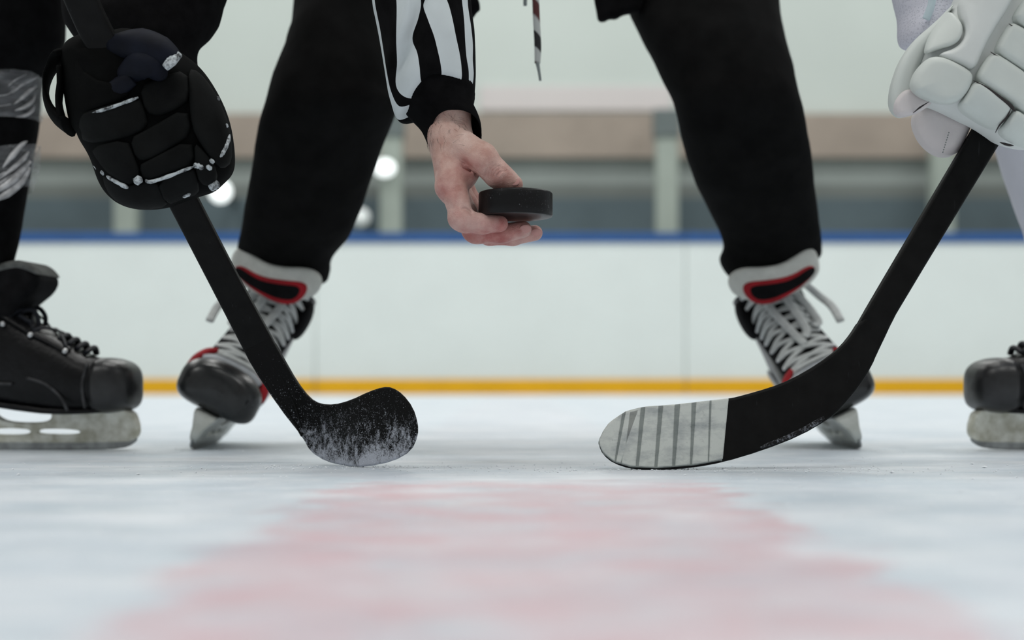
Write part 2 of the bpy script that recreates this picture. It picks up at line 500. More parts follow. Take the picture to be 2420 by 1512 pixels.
def cord_material():
    t = NT('braided_cord')
    wv = t.n('ShaderNodeTexWave', wave_type='BANDS', bands_direction='DIAGONAL')
    wv.inputs['Scale'].default_value = 17.0; wv.inputs['Distortion'].default_value = 0.6
    t.link(t.co, wv.inputs['Vector'])
    x, y, z = t.xyz()
    blk = t.ramp(wv.outputs['Fac'], 0.42, 0.58, (0.012, 0.012, 0.013, 1), C(176, 180, 178))
    w2 = t.n('ShaderNodeTexWave', wave_type='BANDS', bands_direction='DIAGONAL'); w2.inputs['Scale'].default_value = 8.5
    t.link(t.co, w2.inputs['Vector'])
    t.set(Base_Color=t.mix(t.math('MULTIPLY', t.ramp(w2.outputs['Fac'], 0.75, 0.9), 0.8), blk, C(88, 40, 38)), Roughness=0.8)
    return t.m
CORD = cord_material()
AGLET = mat('clear_grey_tip', C(130, 138, 138), 0.3, 0.05)

def lamp_mat(name, strength):
    t = NT(name)
    t.set(Base_Color=(0.9, 0.95, 0.95, 1), Roughness=0.4)
    t.b.inputs['Emission Color'].default_value = (0.94, 1.0, 0.99, 1)
    t.b.inputs['Emission Strength'].default_value = strength
    return t.m
LAMP = lamp_mat('lamp_globe_bright', 1.6)
LAMP2 = lamp_mat('lamp_globe_dim', 0.15)

# ------------------------------------------------------------------ the setting
n = 2
mk('floor', [(-16,-3,0),(16,-3,0),(16,11.4,0),(-16,11.4,0)], [(0,1,2,3)], ICE, smooth=False, kind='structure', label='white scraped ice sheet with a faded red line')
mk('floor', [(-16,11.4,-0.001),(16,11.4,-0.001),(16,17,-0.001),(-16,17,-0.001)], [(0,1,2,3)], GREYW, smooth=False, kind='structure', label='grey walkway floor behind the boards')

YB = 11.25
wr = box('wall_rink', (-16, YB+0.02, 0), (16, YB+0.10, 1.02), JOINT, kind='structure', label='white rink boards with yellow kick strip and blue top rail')
ORG[wr] = np.zeros(3)
seams = [-1.308 + 2.461*k for k in range(-3, 5)]
for a, b in zip(seams[:-1], seams[1:]):
    box('board_panel', (a+0.003, YB, 0.10), (b-0.003, YB+0.02, 1.01), BOARD, wr, 0.004)
    box('kick_plate', (a+0.004, YB-0.012, 0.0), (b-0.004, YB+0.02, 0.102), YEL, wr, 0.004)
    box('top_rail', (a+0.003, YB-0.02, 1.01), (b-0.003, YB+0.12, 1.075), BLUE, wr, 0.008)

YW = 16.2
wb = box('wall_back', (-16, YW, 0), (16, YW+0.2, 9), UPPER, kind='structure', label='pale hall wall with grey and slate bands')
ORG[wb] = np.zeros(3)
def zat(py, Y): return CH - (py-HY)*Y/F
box('slate_band', (-16, YW-0.10, 0), (16, YW, zat(468, YW-0.1)), SLATE, wb)
box('grey_band', (-16, YW-0.06, zat(468, YW-0.06)), (16, YW, zat(436, YW-0.06)), DGREY, wb)
box('grey_band', (-16, YW-0.055, zat(436, YW-0.055)), (16, YW, zat(366, YW-0.055)), GREYW, wb)
bm_ = box('trim_1', (-16, YW-0.14, zat(372, YW-0.14)), (16, YW-0.06, zat(268, YW-0.14)), BEIGE, kind='structure', label='beige timber beam along the hall wall')
box('pale_strip', ((1135-1210)*YW/F, YW-0.03, zat(262, YW)), ((1585-1210)*YW/F, YW, zat(205, YW)), PINKP, wb)
for px in (300, 925, 1575, 2225):
    x = (px-1210)*15.6/F
    c = box('column', (x-0.10, 15.5, 0), (x+0.10, 15.7, zat(325, 15.6)), COLM, kind='structure', bev=0.01)
    c['label'] = 'pale green-grey column standing against the hall wall'
    c['group'] = 'hall columns'
    ORG[c] = np.zeros(3)
    box('column_head', (x-0.12, 15.48, zat(325, 15.6)), (x+0.12, 15.72, zat(262, 15.6)), CAPM, c)

def wall_lamp(px, py, rx, ry, m, label):
    Y = 15.3
    p = P(px, py, Y); s = Y/F
    e = empty('wall_lamp', (p[0], Y, p[2]), label, 'lamp', 'round lamps on the hall wall')
    v, f = ball(p, (rx*s, 0.05, ry*s), 24, 14); mk('lamp_globe', v, f, m, e)
    a = np.linspace(0, 2*np.pi, 24, endpoint=False)
    rg = [[p + np.array((math.cos(t)*rx*s*k, dy, math.sin(t)*ry*s*k)) for t in a] for k, dy in ((0.8, 0.03), (0.8, 0.08), (0.35, 0.09), (0.35, YW-0.1-Y))]
    v, f = loft(rg); mk('lamp_base', v, f, CAPM, e)
wall_lamp(521, 453, 25, 25, LAMP, 'bright round lamp just beside the black hockey glove')
wall_lamp(909, 397, 24, 20, LAMP, 'bright oval lamp just beside the black trouser knee')
wall_lamp(853, 513, 20, 20, LAMP2, 'dim grey round lamp low beside the black trouser leg')

# ------------------------------------------------------------------ referee
ref = empty('person', (0.02, 2.45, 0.0), 'referee in black trousers and striped sleeve holding out the puck', 'person')
YP = 1.74

# trousers: both legs and the seat, one mesh
L = [(760,-420,1120,-400,2.55,.12),(720,-230,1010,-220,2.45,.105),(697,0,905,10,2.30,.088),(680,90,915,120,2.25,.086),(642,195,925,212,2.21,.085),
     (614,290,934,262,2.20,.082),(600,380,903,345,2.24,.078),(584,460,872,440,2.28,.072),(571,535,832,545,2.33,.066),(561,585,785,605,2.37,.062),
     (560,603,781,640,2.39,.060),(566,622,774,664,2.395,.055),(578,640,750,676,2.40,.046)]
R = [(1300,-420,1760,-420,2.55,.12),(1420,-230,1830,-240,2.45,.11),(1478,0,1838,-10,2.30,.1),(1510,75,1859,105,2.25,.098),(1562,180,1876,185,2.22,.09),
     (1594,250,1896,260,2.21,.088),(1612,335,1910,335,2.24,.08),(1645,430,1921,420,2.28,.072),(1682,510,1932,505,2.33,.066),(1709,575,1941,556,2.37,.062),
     (1700,612,1942,585,2.39,.060),(1712,640,1940,604,2.395,.055),(1735,664,1925,622,2.40,.046)]
parts = [loft(rows_ring(L, 56, 6, 0.006, 10, 3.1)), loft(rows_ring(R, 56, 6, 0.006, 10, 7.7)),
         ball((0.03, 2.58, 0.96), (0.21, 0.15, 0.17), 32, 18)]
v, f = join(parts)
trous = mk('trousers', v, f, TROUS, ref, label='loose black trousers')
# jersey: back, hem and far sleeve
def oval_rows(rows, nc=40):
    rg = []
    for c, hx, hy, tilt in rows:
        a = np.linspace(0, 2*np.pi, nc, endpoint=False)
        rg.append([np.array(c) + np.array((math.cos(t)*hx, math.sin(t)*hy*math.cos(tilt), math.sin(t)*hy*math.sin(tilt))) for t in a])
    return rg
T = crom(np.array([[0.03,2.62,0.98,0.21,0.15,1.2],[0.03,2.50,1.03,0.21,0.15,1.2],[0.02,2.30,1.12,0.205,0.14,1.2],[0.0,2.08,1.18,0.21,0.13,1.2],[0.0,1.93,1.22,0.19,0.10,1.2],[0.0,1.85,1.24,0.08,0.06,1.2]]), 4)
torso = loft(oval_rows([((r[0],r[1],r[2]), r[3], r[4], r[5]) for r in T]))
fars = tube([(0.19,1.98,1.16),(0.30,2.12,1.02),(0.33,2.35,0.96),(0.20,2.62,1.02)], [0.085,0.075,0.065,0.06], nseg=24)
v, f = join([torso, fars])
def stripes_material():
    t = NT('striped_jersey')
    x, y, z = t.xyz()
    f = t.math('GREATER_THAN', t.math('FRACT', t.math('MULTIPLY', x, 11.0)), 0.5)
    t.set(Base_Color=t.mix(f, (0.0065, 0.0065, 0.007, 1), C(206, 214, 216)), Roughness=0.85)
    return t.m
mk('jersey', v, f, stripes_material(), ref, label='black and white striped jersey')
# loose dark hems hanging into view
for poly, Y in (([(1380,-160),(1404,0),(1410,30),(1413,50),(1428,52),(1440,44),(1456,46),(1470,36),(1488,32),(1520,30),(1540,-160)], 2.22),
                ([(1040,-160),(1060,0),(1085,30),(1112,52),(1118,42),(1128,27),(1135,24),(1134,8),(1128,-6),(1130,-160)], 2.12)):
    slab('hem', poly, Y, 0.014, 0.010, BCLOTH, ref, step=3.0, smooth=1, label='dark hem of the jersey')

# striped sleeve -------------------------------------------------------------
def sleeve():
    # py (near) , left drop, right drop, far drop, left px, right px, depth half, d centre, stripe borders
    rows = [
        (-700, 0, 0, 0, 760, 1130, .090, 190, [760, 780, 860, 930, 960, 1030, 1090, 1115, 1130]),
        (-420, 0, 0, 0, 830, 1118, .075, 90, [830, 845, 910, 975, 992, 1045, 1090, 1108, 1118]),
        (-200, 0, 0, 0, 855, 1112, .065, 40, [855, 866, 925, 990, 1000, 1050, 1090, 1105, 1112]),
        (-60, 0, 0, 0, 870, 1110, .062, 30, [870, 880, 936, 996, 1006, 1056, 1090, 1104, 1110]),
        (0, 0, 0, 0, 876, 1113, .060, 27, [876, 885, 940, 997, 1010, 1056, 1092, 1105, 1113]),
        (28, 2, 0, 0, 882, 1116, .060, 26, [882, 890, 942, 998, 1004, 1064, 1095, 1108, 1116]),
        (60, 5, 0, 0, 889, 1120, .060, 26, [889, 897, 942, 991, 1014, 1072, 1098, 1113, 1120]),
        (100, 15, 0, 5, 898, 1122, .060, 25, [898, 905, 941, 978, 1029, 1080, 1100, 1117, 1122]),
        (135, 35, 4, 20, 908, 1123, .059, 24, [908, 914, 941, 990, 1038, 1088, 1103, 1117, 1123]),
        (162, 60, 12, 40, 917, 1123, .057, 24, [917, 924, 937, 995, 1044, 1092, 1108, 1119, 1123]),
        (182, 82, 22, 55, 934, 1119, .052, 24, [934, 944, 958, 997, 1046, 1091, 1106, 1114, 1119]),
        (186, 70, 18, 50, 968, 1100, .040, 24, [968, 976, 982, 1000, 1042, 1076, 1090, 1096, 1100]),
    ]
    data = crom(np.array([[r[0], r[1], r[2], r[3], r[4], r[5], r[6], r[7]] + list(r[8]) for r in rows]), 6)
    rings, sub, nb = [], 5, 20
    for r in data:
        py, dl, dr, df, lx, rx, dh, dc = r[:8]; bd = r[8:]
        c, hw = (lx+rx)/2, (rx-lx)/2
        xs = []
        for a, b in zip(bd[:-1], bd[1:]): xs += list(a + (b-a)*np.arange(sub)/sub)
        xs.append(bd[-1])
        ts = [math.acos(max(-1, min(1, (x-c)/hw))) for x in xs]       # pi .. 0 across the near side
        ts += [-math.pi*(k+1)/(nb+1) for k in range(nb)]
        ring = []
        for t in ts:
            ct, st = math.cos(t), math.sin(t)
            yy = py + (dl*(-ct if ct < 0 else 0)**1.6 + dr*(ct if ct > 0 else 0)**1.6) + (df*(-st) if st < 0 else 0)
            dd = dc/1000 - dh*st
            p = P(c + hw*ct, yy, YP + dd)
            p = P(c + hw*ct + 0*dd, yy, YP)
            p = p + np.array((0, dd, 0))
            # a soft diagonal fold from the top middle to the lower corner
            if st > 0:
                px_ = c + hw*ct
                fx = np.interp(yy, [-100, 20, 60, 110, 160, 200], [1012, 1000, 990, 972, 950, 934])
                q = (px_-fx)/16.0
                p[1] += 0.010*math.exp(-q*q)*np.interp(yy, [-80, 0, 150, 200], [0, 1, 1, 0.3]) - 0.008*math.exp(-((px_-fx+34)/26.0)**2)
                q2 = Vector((px_*0.02, yy*0.012, 1.7))
                p[1] += 0.004*noise.noise(q2)
            ring.append(p)
        rings.append(ring)
    nc = len(rings[0]); V = np.array(rings).reshape(-1, 3)
    Fc, mi = [], []
    for i in range(len(rings)-1):
        for j in range(nc):
            k = (j+1) % nc
            Fc.append((i*nc+j, i*nc+k, (i+1)*nc+k, (i+1)*nc+j))
            if j < sub*8: mi.append(1 if (j//sub) % 2 == 0 else 0)
            else: mi.append(1 if ((j-sub*8)//4) % 2 else 0)
    o = mk('sleeve', V, Fc, [BCLOTH, WCLOTH], ref, label='black and white striped sleeve')
    o.data.polygons.foreach_set('material_index', mi)
    return o
sleeve()

def cuff():
    # near, left, right, far rows; left px, right px, depth half, centre depth mm
    rows = [(150, 205, 176, 220, 965, 1095, .034, 24), (166, 219, 190, 234, 948, 1114, .043, 24), (190, 240, 206, 250, 945, 1121, .047, 24), (206, 256, 226, 262, 951, 1118, .046, 24),
            (226, 272, 246, 280, 968, 1119, .044, 23), (243, 300, 268, 300, 992, 1128, .041, 22), (256, 326, 290, 325, 1005, 1135, .042, 22),
            (264, 346, 308, 345, 1013, 1137, .042, 22), (266, 347, 309, 346, 1014, 1135, .041, 22), (255, 330, 295, 330, 1010, 1132, .040, 22), (240, 300, 270, 300, 1000, 1124, .038, 22)]
    rings = []
    for near, lf, rt, far, lx, rx, dh, dc in crom(rows, 5):
        c, hw = (lx+rx)/2, (rx-lx)/2; ring = []
        for i in range(120):
            t = 2*math.pi*i/120; ct, st = math.cos(t), math.sin(t)
            ct, st = math.copysign(abs(ct)**.80, ct), math.copysign(abs(st)**.80, st)
            side = (lf*(1-ct)/2 + rt*(1+ct)/2)
            yy = side + ((near-side)*st if st > 0 else (far-side)*(-st))
            rib = 0.00022*(1 if i % 2 else -1)
            p = P(c + hw*ct, yy, YP) + np.array((0, dc/1000 - dh*st, 0)) + np.array((ct*rib, -st*rib, 0))
            ring.append(p)
        rings.append(ring)
    v, f = loft(rings, cap=False)
    mk('cuff', v, f, KNIT, ref, label='black ribbed knit cuff')
cuff()

# the hand -------------------------------------------------------------------
def hp(px, py, d): return P(px, py, YP) + np.array((0, d/1000.0, 0))
def cone(G, a, b, ra, rb):
    ba = b-a; h = np.clip(((G-a) @ ba)/(ba @ ba), 0, 1)
    return np.linalg.norm(G - a - h[...,None]*ba, axis=-1) - (ra + (rb-ra)*h)
def smin(a, b, k):
    h = np.clip(0.5 + 0.5*(b-a)/k, 0, 1)
    return b + (a-b)*h - k*h*(1-h)
def chain(G, pts, rad, k=0.004):
    d = None
    for i in range(len(pts)-1):
        c = cone(G, pts[i], pts[i+1], rad[i]/1000, rad[i+1]/1000)
        d = c if d is None else smin(d, c, k)
    return d
FING = {
    'index': ([(1068,432,-8),(1092,516,-16),(1100,526,-16),(1140,532,-14),(1181,531,-12)], [14.5,11.8,11.6,10.2,8.6]),
    'middle': ([(1066,440,14),(1118,536,8),(1130,547,8),(1186,549,10),(1237,539,14)], [14.5,11.8,11.6,10.2,8.6]),
    'ring': ([(1074,438,36),(1145,540,33),(1156,548,33),(1212,551,35),(1265,543,37)], [14,11,11,9.8,8.2]),
    'small': ([(1088,430,55),(1155,526,55),(1165,534,55),(1208,538,56),(1246,534,57)], [12,9.5,9.5,8.6,7.2]),
}
THUMB = ([(1092,352,-4),(1138,380,-13),(1174,413,-8),(1194,427,-3),(1214,436,0)], [19,16.5,13.2,11.8,9.6])
def build_hand():
    h = 0.00098
    lo = hp(990, 600, -55); hi = hp(1310, 60, 95)
    lo = np.array((lo[0], YP-0.050, lo[2])); hi = np.array((hi[0], YP+0.085, hi[2]))
    ax = [np.arange(lo[i], hi[i], h) for i in range(3)]
    G = np.stack(np.meshgrid(*ax, indexing='ij'), -1).astype(np.float32)
    A = lambda *q: hp(*q).astype(np.float32)
    # forearm and wrist
    d = cone(G, A(1037,40,12), A(1064,320,9), .0260, .0195)
    d = smin(d, cone(G, A(1042,40,38), A(1066,320,34), .0260, .0195), 0.02)
    # metacarpals
    for a, b, ra, rb in (((1061,325,6),(1066,432,-8),20,15.2), ((1062,325,20),(1064,440,14),20,15.5), ((1064,325,34),(1072,438,36),19.5,15), ((1068,330,42),(1086,430,54),17,13)):
        d = smin(d, cone(G, A(*a), A(*b), ra/1000, rb/1000), 0.010)
    # thenar web between thumb and forefinger
    d = smin(d, cone(G, A(1088,368,4), A(1104,400,4), .0175, .0135), 0.010)
    d = smin(d, cone(G, A(1086,400,-4), A(1096,420,2), .0125, .0115), 0.008)
    fing = None
    for nm, (pts, rad) in FING.items():
        c = chain(G, [A(*p) for p in pts], rad, 0.0035)
        fing = c if fing is None else smin(fing, c, 0.0010)
    # knuckle swellings
    for c, r in (((1054,448,-8),11), ((1086,520,-15),11.5), ((1119,545,8),11.6)):
        fing = smin(fing, np.linalg.norm(G - A(*c), axis=-1) - r/1000, 0.004)
    d = smin(d, fing, 0.005)
    th = chain(G, [A(*p) for p in THUMB[0]], THUMB[1], 0.006)
    d = smin(d, th, 0.0045)
    # creases: grooves along short polylines near the surface
    Yd = ax[1][None,:,None] - YP
    XZ = np.stack(np.meshgrid(ax[0], ax[2], indexing='ij'), -1).reshape(-1, 2)
    def groove(pl, depth, sig, dmax):
        """a crease following a line on the side that faces the camera (depth limit in mm)"""
        nonlocal d
        q = crom(pl, 4); m = np.full(len(XZ), 9.0); along = np.zeros(len(XZ))
        pts = [hp(x, y, 0)[[0, 2]] for x, y in q]
        for i, (p0, p1) in enumerate(zip(pts[:-1], pts[1:])):
            e = p1-p0; t = np.clip(((XZ-p0) @ e)/(e @ e), 0, 1)
            r = np.linalg.norm(XZ-p0-t[:,None]*e, axis=1)
            along = np.where(r < m, (i+t)/(len(pts)-1), along); m = np.minimum(m, r)
        g = np.exp(-(m/(sig/1000))**2)*np.minimum(1, np.sin(np.pi*np.clip(along, .02, .98))*1.8)
        g = g.reshape(len(ax[0]), 1, len(ax[2]))
        d = d + (depth/1000)*g*np.clip((dmax/1000 - Yd)/0.004, 0, 1)
    groove([(1082,379),(1100,389),(1113,400),(1126,415),(1140,432),(1152,446)], 3.0, 1.6, 2)
    groove([(1094,398),(1106,404),(1116,409)], 2.6, 1.4, 4)
    groove([(1090,392),(1102,398),(1112,403)], 1.6, 1.2, 4)
    for pl in ([(1154,430),(1156,414),(1164,402),(1177,394)], [(1160,428),(1164,412),(1174,402),(1190,398)], [(1166,430),(1171,414),(1182,405),(1198,403)], [(1172,430),(1178,417),(1188,410),(1200,409)], [(1149,424),(1151,410),(1158,399),(1168,391)]):
        groove(pl, 1.15, 1.0, 2)
    groove([(1092,501),(1101,498),(1110,503),(1119,515)], 2.2, 1.4, 0)
    groove([(1131,519),(1130,530),(1127,541)], 0.5, 0.9, 0)
    groove([(1138,519),(1137,530),(1134,541)], 0.4, 0.9, 0)
    for k in range(4): groove([(1046+k*4,474+k*7),(1056+k*4,476+k*7),(1066+k*4,481+k*6)], 0.7, 1.0, 0)
    # tendons of the back of the hand
    groove([(1040,370),(1044,400),(1050,430)], -0.8, 3.0, 8)
    groove([(1075,345),(1100,360),(1122,376)], -0.7, 3.2, 8)
    V, Fc = nets(d, lo, (h, h, h))
    o = mk('hand', V, Fc, SKIN, ref, label='bare hand with thumb on top and fingers under the puck')
    # flush: redder towards fingers, knuckles and the web
    a = o.data.attributes.new('flush', 'FLOAT', 'POINT')
    px = V[:,0]/V[:,1]*F + 1210; py = HY - (V[:,2]-CH)/V[:,1]*F
    fl = np.clip((py-330)/230, 0, 1)*0.75
    for c, r, s in (((1105,392),26,0.5), ((1045,450),26,0.35), ((1180,545),60,0.35), ((1180,405),30,0.2)):
        fl += s*np.exp(-(((px-c[0])**2+(py-c[1])**2)/r**2))
    a.data.foreach_set('value', np.clip(fl, 0, 1).astype(np.float32))
    # nails
    def nail(c, along, nrm, sz):
        al = np.array(along, float); al /= np.linalg.norm(al)
        nr = np.array(nrm, float); nr -= al*np.dot(nr, al); nr /= np.linalg.norm(nr)
        ac = np.cross(nr, al)
        v, f = ball(c, (sz[0]/1000, sz[1]/1000, sz[2]/1000), 20, 10, (al, ac, nr))
        mk('fingernail', v, f, NAIL, o)
    nail(hp(1209, 427, -10.2), (22, 4, -9), (0.15, -1.0, 0.40), (9.0, 6.6, 1.6))
    nail(hp(1241, 540, 5.8), (51, 4, 10), (0.05, -1.0, -0.35), (6.6, 4.8, 1.0))
    nail(hp(1268, 544, 29.2), (53, 4, 8), (0.05, -1.0, -0.35), (6.6, 4.6, 1.0))
    # dark hairs on the wrist
    rnd = random.Random(4); hs = []
    kd = None
    nrmv = [vv.normal for vv in o.data.vertices]
    cand = np.nonzero((py > 262) & (py < 345) & (px < 1100))[0]
    cand = [i for i in cand if nrmv[i].y < -0.25 or nrmv[i].x < -0.6]
    for i in rnd.sample(cand, 95):
        p = V[i]; nn = np.array(nrmv[i])
        ln = rnd.uniform(.005, .010); dr = np.array((rnd.uniform(-.4, .7), 0, rnd.uniform(-1, .1)))
        dr -= nn*np.dot(dr, nn); dr /= np.linalg.norm(dr)+1e-9
        hs.append(tube([p, p+dr*ln*.5+nn*.0012, p+dr*ln+nn*.0006+np.array((rnd.uniform(-1,1),0,rnd.uniform(-1,1)))*.001], [.00011,.00009,.00003], nseg=3, n=2))
    v, f = join(hs); mk('wrist_hair', v, f, HAIR, o, kind='stuff', label='short dark wrist hairs')
build_hand()

# drawstring of the trousers
v, f = tube([P(1262,-240,2.05),P(1264,-60,2.03),P(1266,0,2.02),P(1268,50,2.02),P(1271,110,2.02),P(1270,150,2.02)], [.0042]*5+[.0034], .002, 10)
dr_ = mk('drawstring', v, f, CORD, ref, label='dangling braided drawstring, black, white and dark red')
v, f = tube([P(1270,148,2.02),P(1274,170,2.02),P(1277,191,2.02)], [.0026,.0018,.0016], nseg=8)
mk('cord_tip', v, f, AGLET, dr_)
v, f = tube([P(1243,-240,2.07),P(1242,-60,2.06),P(1241,14,2.06)], [.003,.003,.0022], .0018, 8)
mk('drawstring', v, f, AGLET, ref, label='short pale drawstring end')

# ------------------------------------------------------------------ puck
def puck():
    c = P(1218.5, 484, YP); Rr, hh = .0381, .0127
    tl = math.radians(2.0)
    X = np.array((1,0,0)); Yv = np.array((0, math.cos(tl), -math.sin(tl))); Z = np.array((0, math.sin(tl), math.cos(tl)))
    prof = [(.0001,-hh),(Rr*.6,-hh),(Rr-.0022,-hh),(Rr-.0007,-hh+.0006),(Rr,-hh+.002),(Rr,-hh*.3),(Rr,hh*.3),(Rr,hh-.002),(Rr-.0007,hh-.0006),(Rr-.0022,hh),(Rr*.6,hh),(.0001,hh)]
    a = np.linspace(0, 2*np.pi, 96, endpoint=False)
    rg = [[c + X*math.cos(t)*r + Yv*math.sin(t)*r + Z*z for t in a] for r, z in prof]
    v, f = loft(rg)
    e = c - np.array((0,0,hh))
    o = mk('puck', v - e, f, PUCK, None, label='black rubber hockey puck held between thumb and fingers', cat='puck')
    o.location = e
puck()

# ------------------------------------------------------------------ sticks
def yl(px, py):     # depth of the snow-caked stick: blade toe nearer than its heel, shaft leaning to the player
    by = np.interp(px, [700, 760, 850, 990], [1.835, 1.82, 1.77, 1.725])
    sy = np.interp(py, [-400, 0, 480, 800, 1000, 1060], [1.58, 1.66, 1.745, 1.80, 1.832, 1.838])
    m = np.clip((px - 700 - (py-900)*0.0)/60, 0, 1)
    return by*m + sy*(1-m)
s1 = empty('hockey_stick', tuple(P(850,1103,1.77)), 'black hockey stick with snow caked on its short-looking blade', 'hockey stick')
shaft = [(-70,-520),(10,-520),(232,0),(280,96),(467,465),(562,650),(640,792),(654,818),(648,872),(618,872),(590,851),(530,735),(403,490),(195,96),(152,0)]
slab('shaft', shaft, 1.75, lambda u, v: np.interp(.46*u+.89*v, [985, 1065], [.0105, .0070]), .0035, STICK, s1, bend=lambda u, v: yl(u, v)-1.75, step=3.0, smooth=1, wstep=.0016)
bl = [(588,772),(567,806),(600,870),(660,960),(718,1036),(733,1066),(770,1090),(818,1101),(866,1103),(930,1090),(972,1066),(988,1030),(988,1000),(976,962),(952,931),(927,915),(905,914),
      (872,925),(830,945),(790,956),(757,954),(732,940),(702,902),(672,850),(646,803),(620,774)]
def hb(u, v):
    return np.minimum(np.interp(u + 0.55*(v-950), [600, 690, 760, 2000], [.0105, .0095, .005, .004]), np.interp(.46*u+.89*v, [955, 1030], [.0080, .0105]))
slab('blade', bl, 1.77, hb, .0028, SNOWB, s1, bend=lambda u, v: yl(u, v)-1.77, step=1.6, smooth=1, wstep=.0011, label='black blade crusted with snow along its lower half')
for pl in ([(612,860),(650,925),(690,985),(716,1030)], [(640,838),(672,900),(700,960),(716,1010)]):
    pts = [P(x, y, float(yl(np.array([x*1.0]), np.array([y*1.0]))[0])) - np.array((0, .0098, 0)) for x, y in pl]
    v, f = tube(pts, .0011, .0008, 6); mk('moulding', v, f, STICK, s1)

Y2 = 1.715
s2 = empty('hockey_stick', tuple(P(1550,1112,Y2)), 'black hockey stick with a white taped blade tip', 'hockey stick')
sh2 = [(2560,-140),(2640,-120),(2356,345),(2120,732),(2098,776),(2072,812),(2004,808),(2012,788),(2301,300)]
def y2(u, v): return np.interp(v, [-200, 300, 800, 1110], [0.03, 0.03, 0.02, 0.0])
slab('shaft', sh2, Y2, lambda u, v: np.interp(-.51*u+.86*v, [-410, -340], [.010, .0065]), .0035, STICK, s2, bend=y2, step=3.0, smooth=1, wstep=.0016)
bl2 = [(2062,735),(2029,760),(2011,789),(1990,815),(1960,841),(1902,879),(1845,907),(1785,926),(1720,943),(1600,957),(1520,963),(1478,974),(1440,1000),(1419,1030),(1414,1050),(1425,1075),(1450,1095),
       (1490,1108),(1550,1112),(1640,1105),(1710,1092),(1800,1065),(1890,1030),(1958,990),(1985,966),(2030,910),(2058,862),(2068,838),(2098,776),(2115,742),(2090,728)]
def hb2(u, v): return np.minimum(np.interp(u - 0.55*(v-900), [1850, 1960, 2050], [.0042, .006, .010]), np.interp(-.51*u+.86*v, [-440, -375], [.0075, .010]))
slab('blade', bl2, Y2, hb2, .0028, STICK, s2, bend=y2, step=2.0, smooth=1, wstep=.0011)
# frost along the lower edge of the heel
slab('frost', [(1790,1054),(1880,1018),(1944,980),(1968,958),(1975,964),(1955,989),(1890,1027),(1800,1062)], Y2, .0050, .0014, FROST, s2, bend=y2, step=1.5, smooth=1, wstep=.0009, label='thin frost along the blade heel')
tp = lambda x: float(np.interp(x, [1414,1419,1440,1478,1520,1600,1722], [1046,1029,999,973,962,956,942]))
bt = lambda x: float(np.interp(x, [1414,1425,1450,1490,1550,1640,1722], [1052,1076,1096,1108,1111,1104,1089]))
xs = list(np.linspace(1414.5, 1719, 30))
base = [(x, tp(x)-0.6) for x in xs] + [(1706, bt(1706)-2)] + [(x, bt(x)-4) for x in xs[::-1] if x < 1700]
slab('tape_base', base, Y2, .0047, .0015, TAPE0, s2, bend=y2, step=1.6, smooth=0, wstep=.0009, label='grimy first layer of tape')
wraps = [((1416,1470),(1416,1452)), ((1478,1514),(1455,1466)), ((1484,1514),(1468,1502)), ((1524,1556),(1508,1546)), ((1566,1594),(1552,1588)), ((1606,1634),(1594,1630)), ((1644,1676),(1634,1672)), ((1680,1721),(1674,1707))]
for (a, b), (c, d) in wraps:
    up_ = [(x, tp(x)-1.0) for x in np.linspace(a, b, 6)]; dn = [(x, bt(x)-7) for x in np.linspace(d, c, 6)]
    slab('tape_wrap', up_+dn, Y2, .0054, .0012, TAPE, s2, bend=y2, step=1.6, smooth=0, wstep=.0009)

# ------------------------------------------------------------------ skates (local: x to the toe, y to the wearer's side, z up)
def skate_matrix(O, fwd, up):
    f = Vector(fwd).normalized(); u = Vector(up); u = (u - f*u.dot(f)).normalized(); y = u.cross(f)
    m = Matrix(((f.x,y.x,u.x,O[0]),(f.y,y.y,u.y,O[1]),(f.z,y.z,u.z,O[2]),(0,0,0,1)))
    return m
SEC = np.array([ # Ax Az Bx Bz halfwidth
    (.0005,.079,.0005,.083,.006),(-.0015,.066,-.0015,.098,.024),(-.009,.056,-.009,.110,.038),(-.028,.051,-.026,.117,.047),(-.060,.049,-.058,.122,.050),(-.098,.049,-.094,.143,.049),(-.150,.055,-.128,.163,.046),
    (-.205,.064,-.150,.183,.042),(-.258,.071,-.162,.198,.040),(-.286,.090,-.170,.212,.038),(-.284,.125,-.176,.224,.037),(-.273,.170,-.182,.236,.038),(-.274,.210,-.188,.246,.041),(-.282,.240,-.186,.254,.043)])
def sec_ring(s, nc=40, grow=0.0, pw=0.72, arch=False):
    ax, az, bx, bz, hw = s
    a = np.array((ax,az)); b = np.array((bx,bz)); c = (a+b)/2; h = (b-a)/2; L_ = np.linalg.norm(h)
    ring = []
    for t in np.linspace(0, 2*np.pi, nc, endpoint=False):
        ct, st = math.cos(t), math.sin(t)
        if arch: pw = 0.92 if ct > 0 else 0.48
        ct = math.copysign(abs(ct)**pw, ct); st = math.copysign(abs(st)**pw, st)
        q = c + h*(1+grow/L_)*ct
        ring.append((q[0], (hw+grow)*st, q[1]))
    return ring
def lmap(V): return np.stack((V[:,0], V[:,2], V[:,1]), 1)[:, :]
def lslab(name, poly, H, r, m, parent, step=.002, smooth=2, holes=(), shift=(0,0,0), wstep=None, **kw):
    v, f = slab_mesh(poly, H, r, 1.0, step, wstep, holes, smooth, lmap)
    f = np.asarray(f)[:, ::-1]
    return mk(name, v + np.array(shift), f, m, parent, **kw)
def yslab(name, poly, x0, k, tilt, H, r, m, parent, step=.0016, smooth=2, wstep=None, **kw):
    """outline in the (y,z) plane, wrapped round the ankle: x = x0 - k*y^2 + tilt*(z-.22)"""
    def mp(V): return np.stack((x0 - k*V[:,0]**2 + tilt*(V[:,1]-.22) + V[:,2], V[:,0], V[:,1]), 1)
    v, f = slab_mesh(poly, H, r, 1.0, step, wstep, (), smooth, mp)
    return mk(name, v, f, m, parent, **kw)

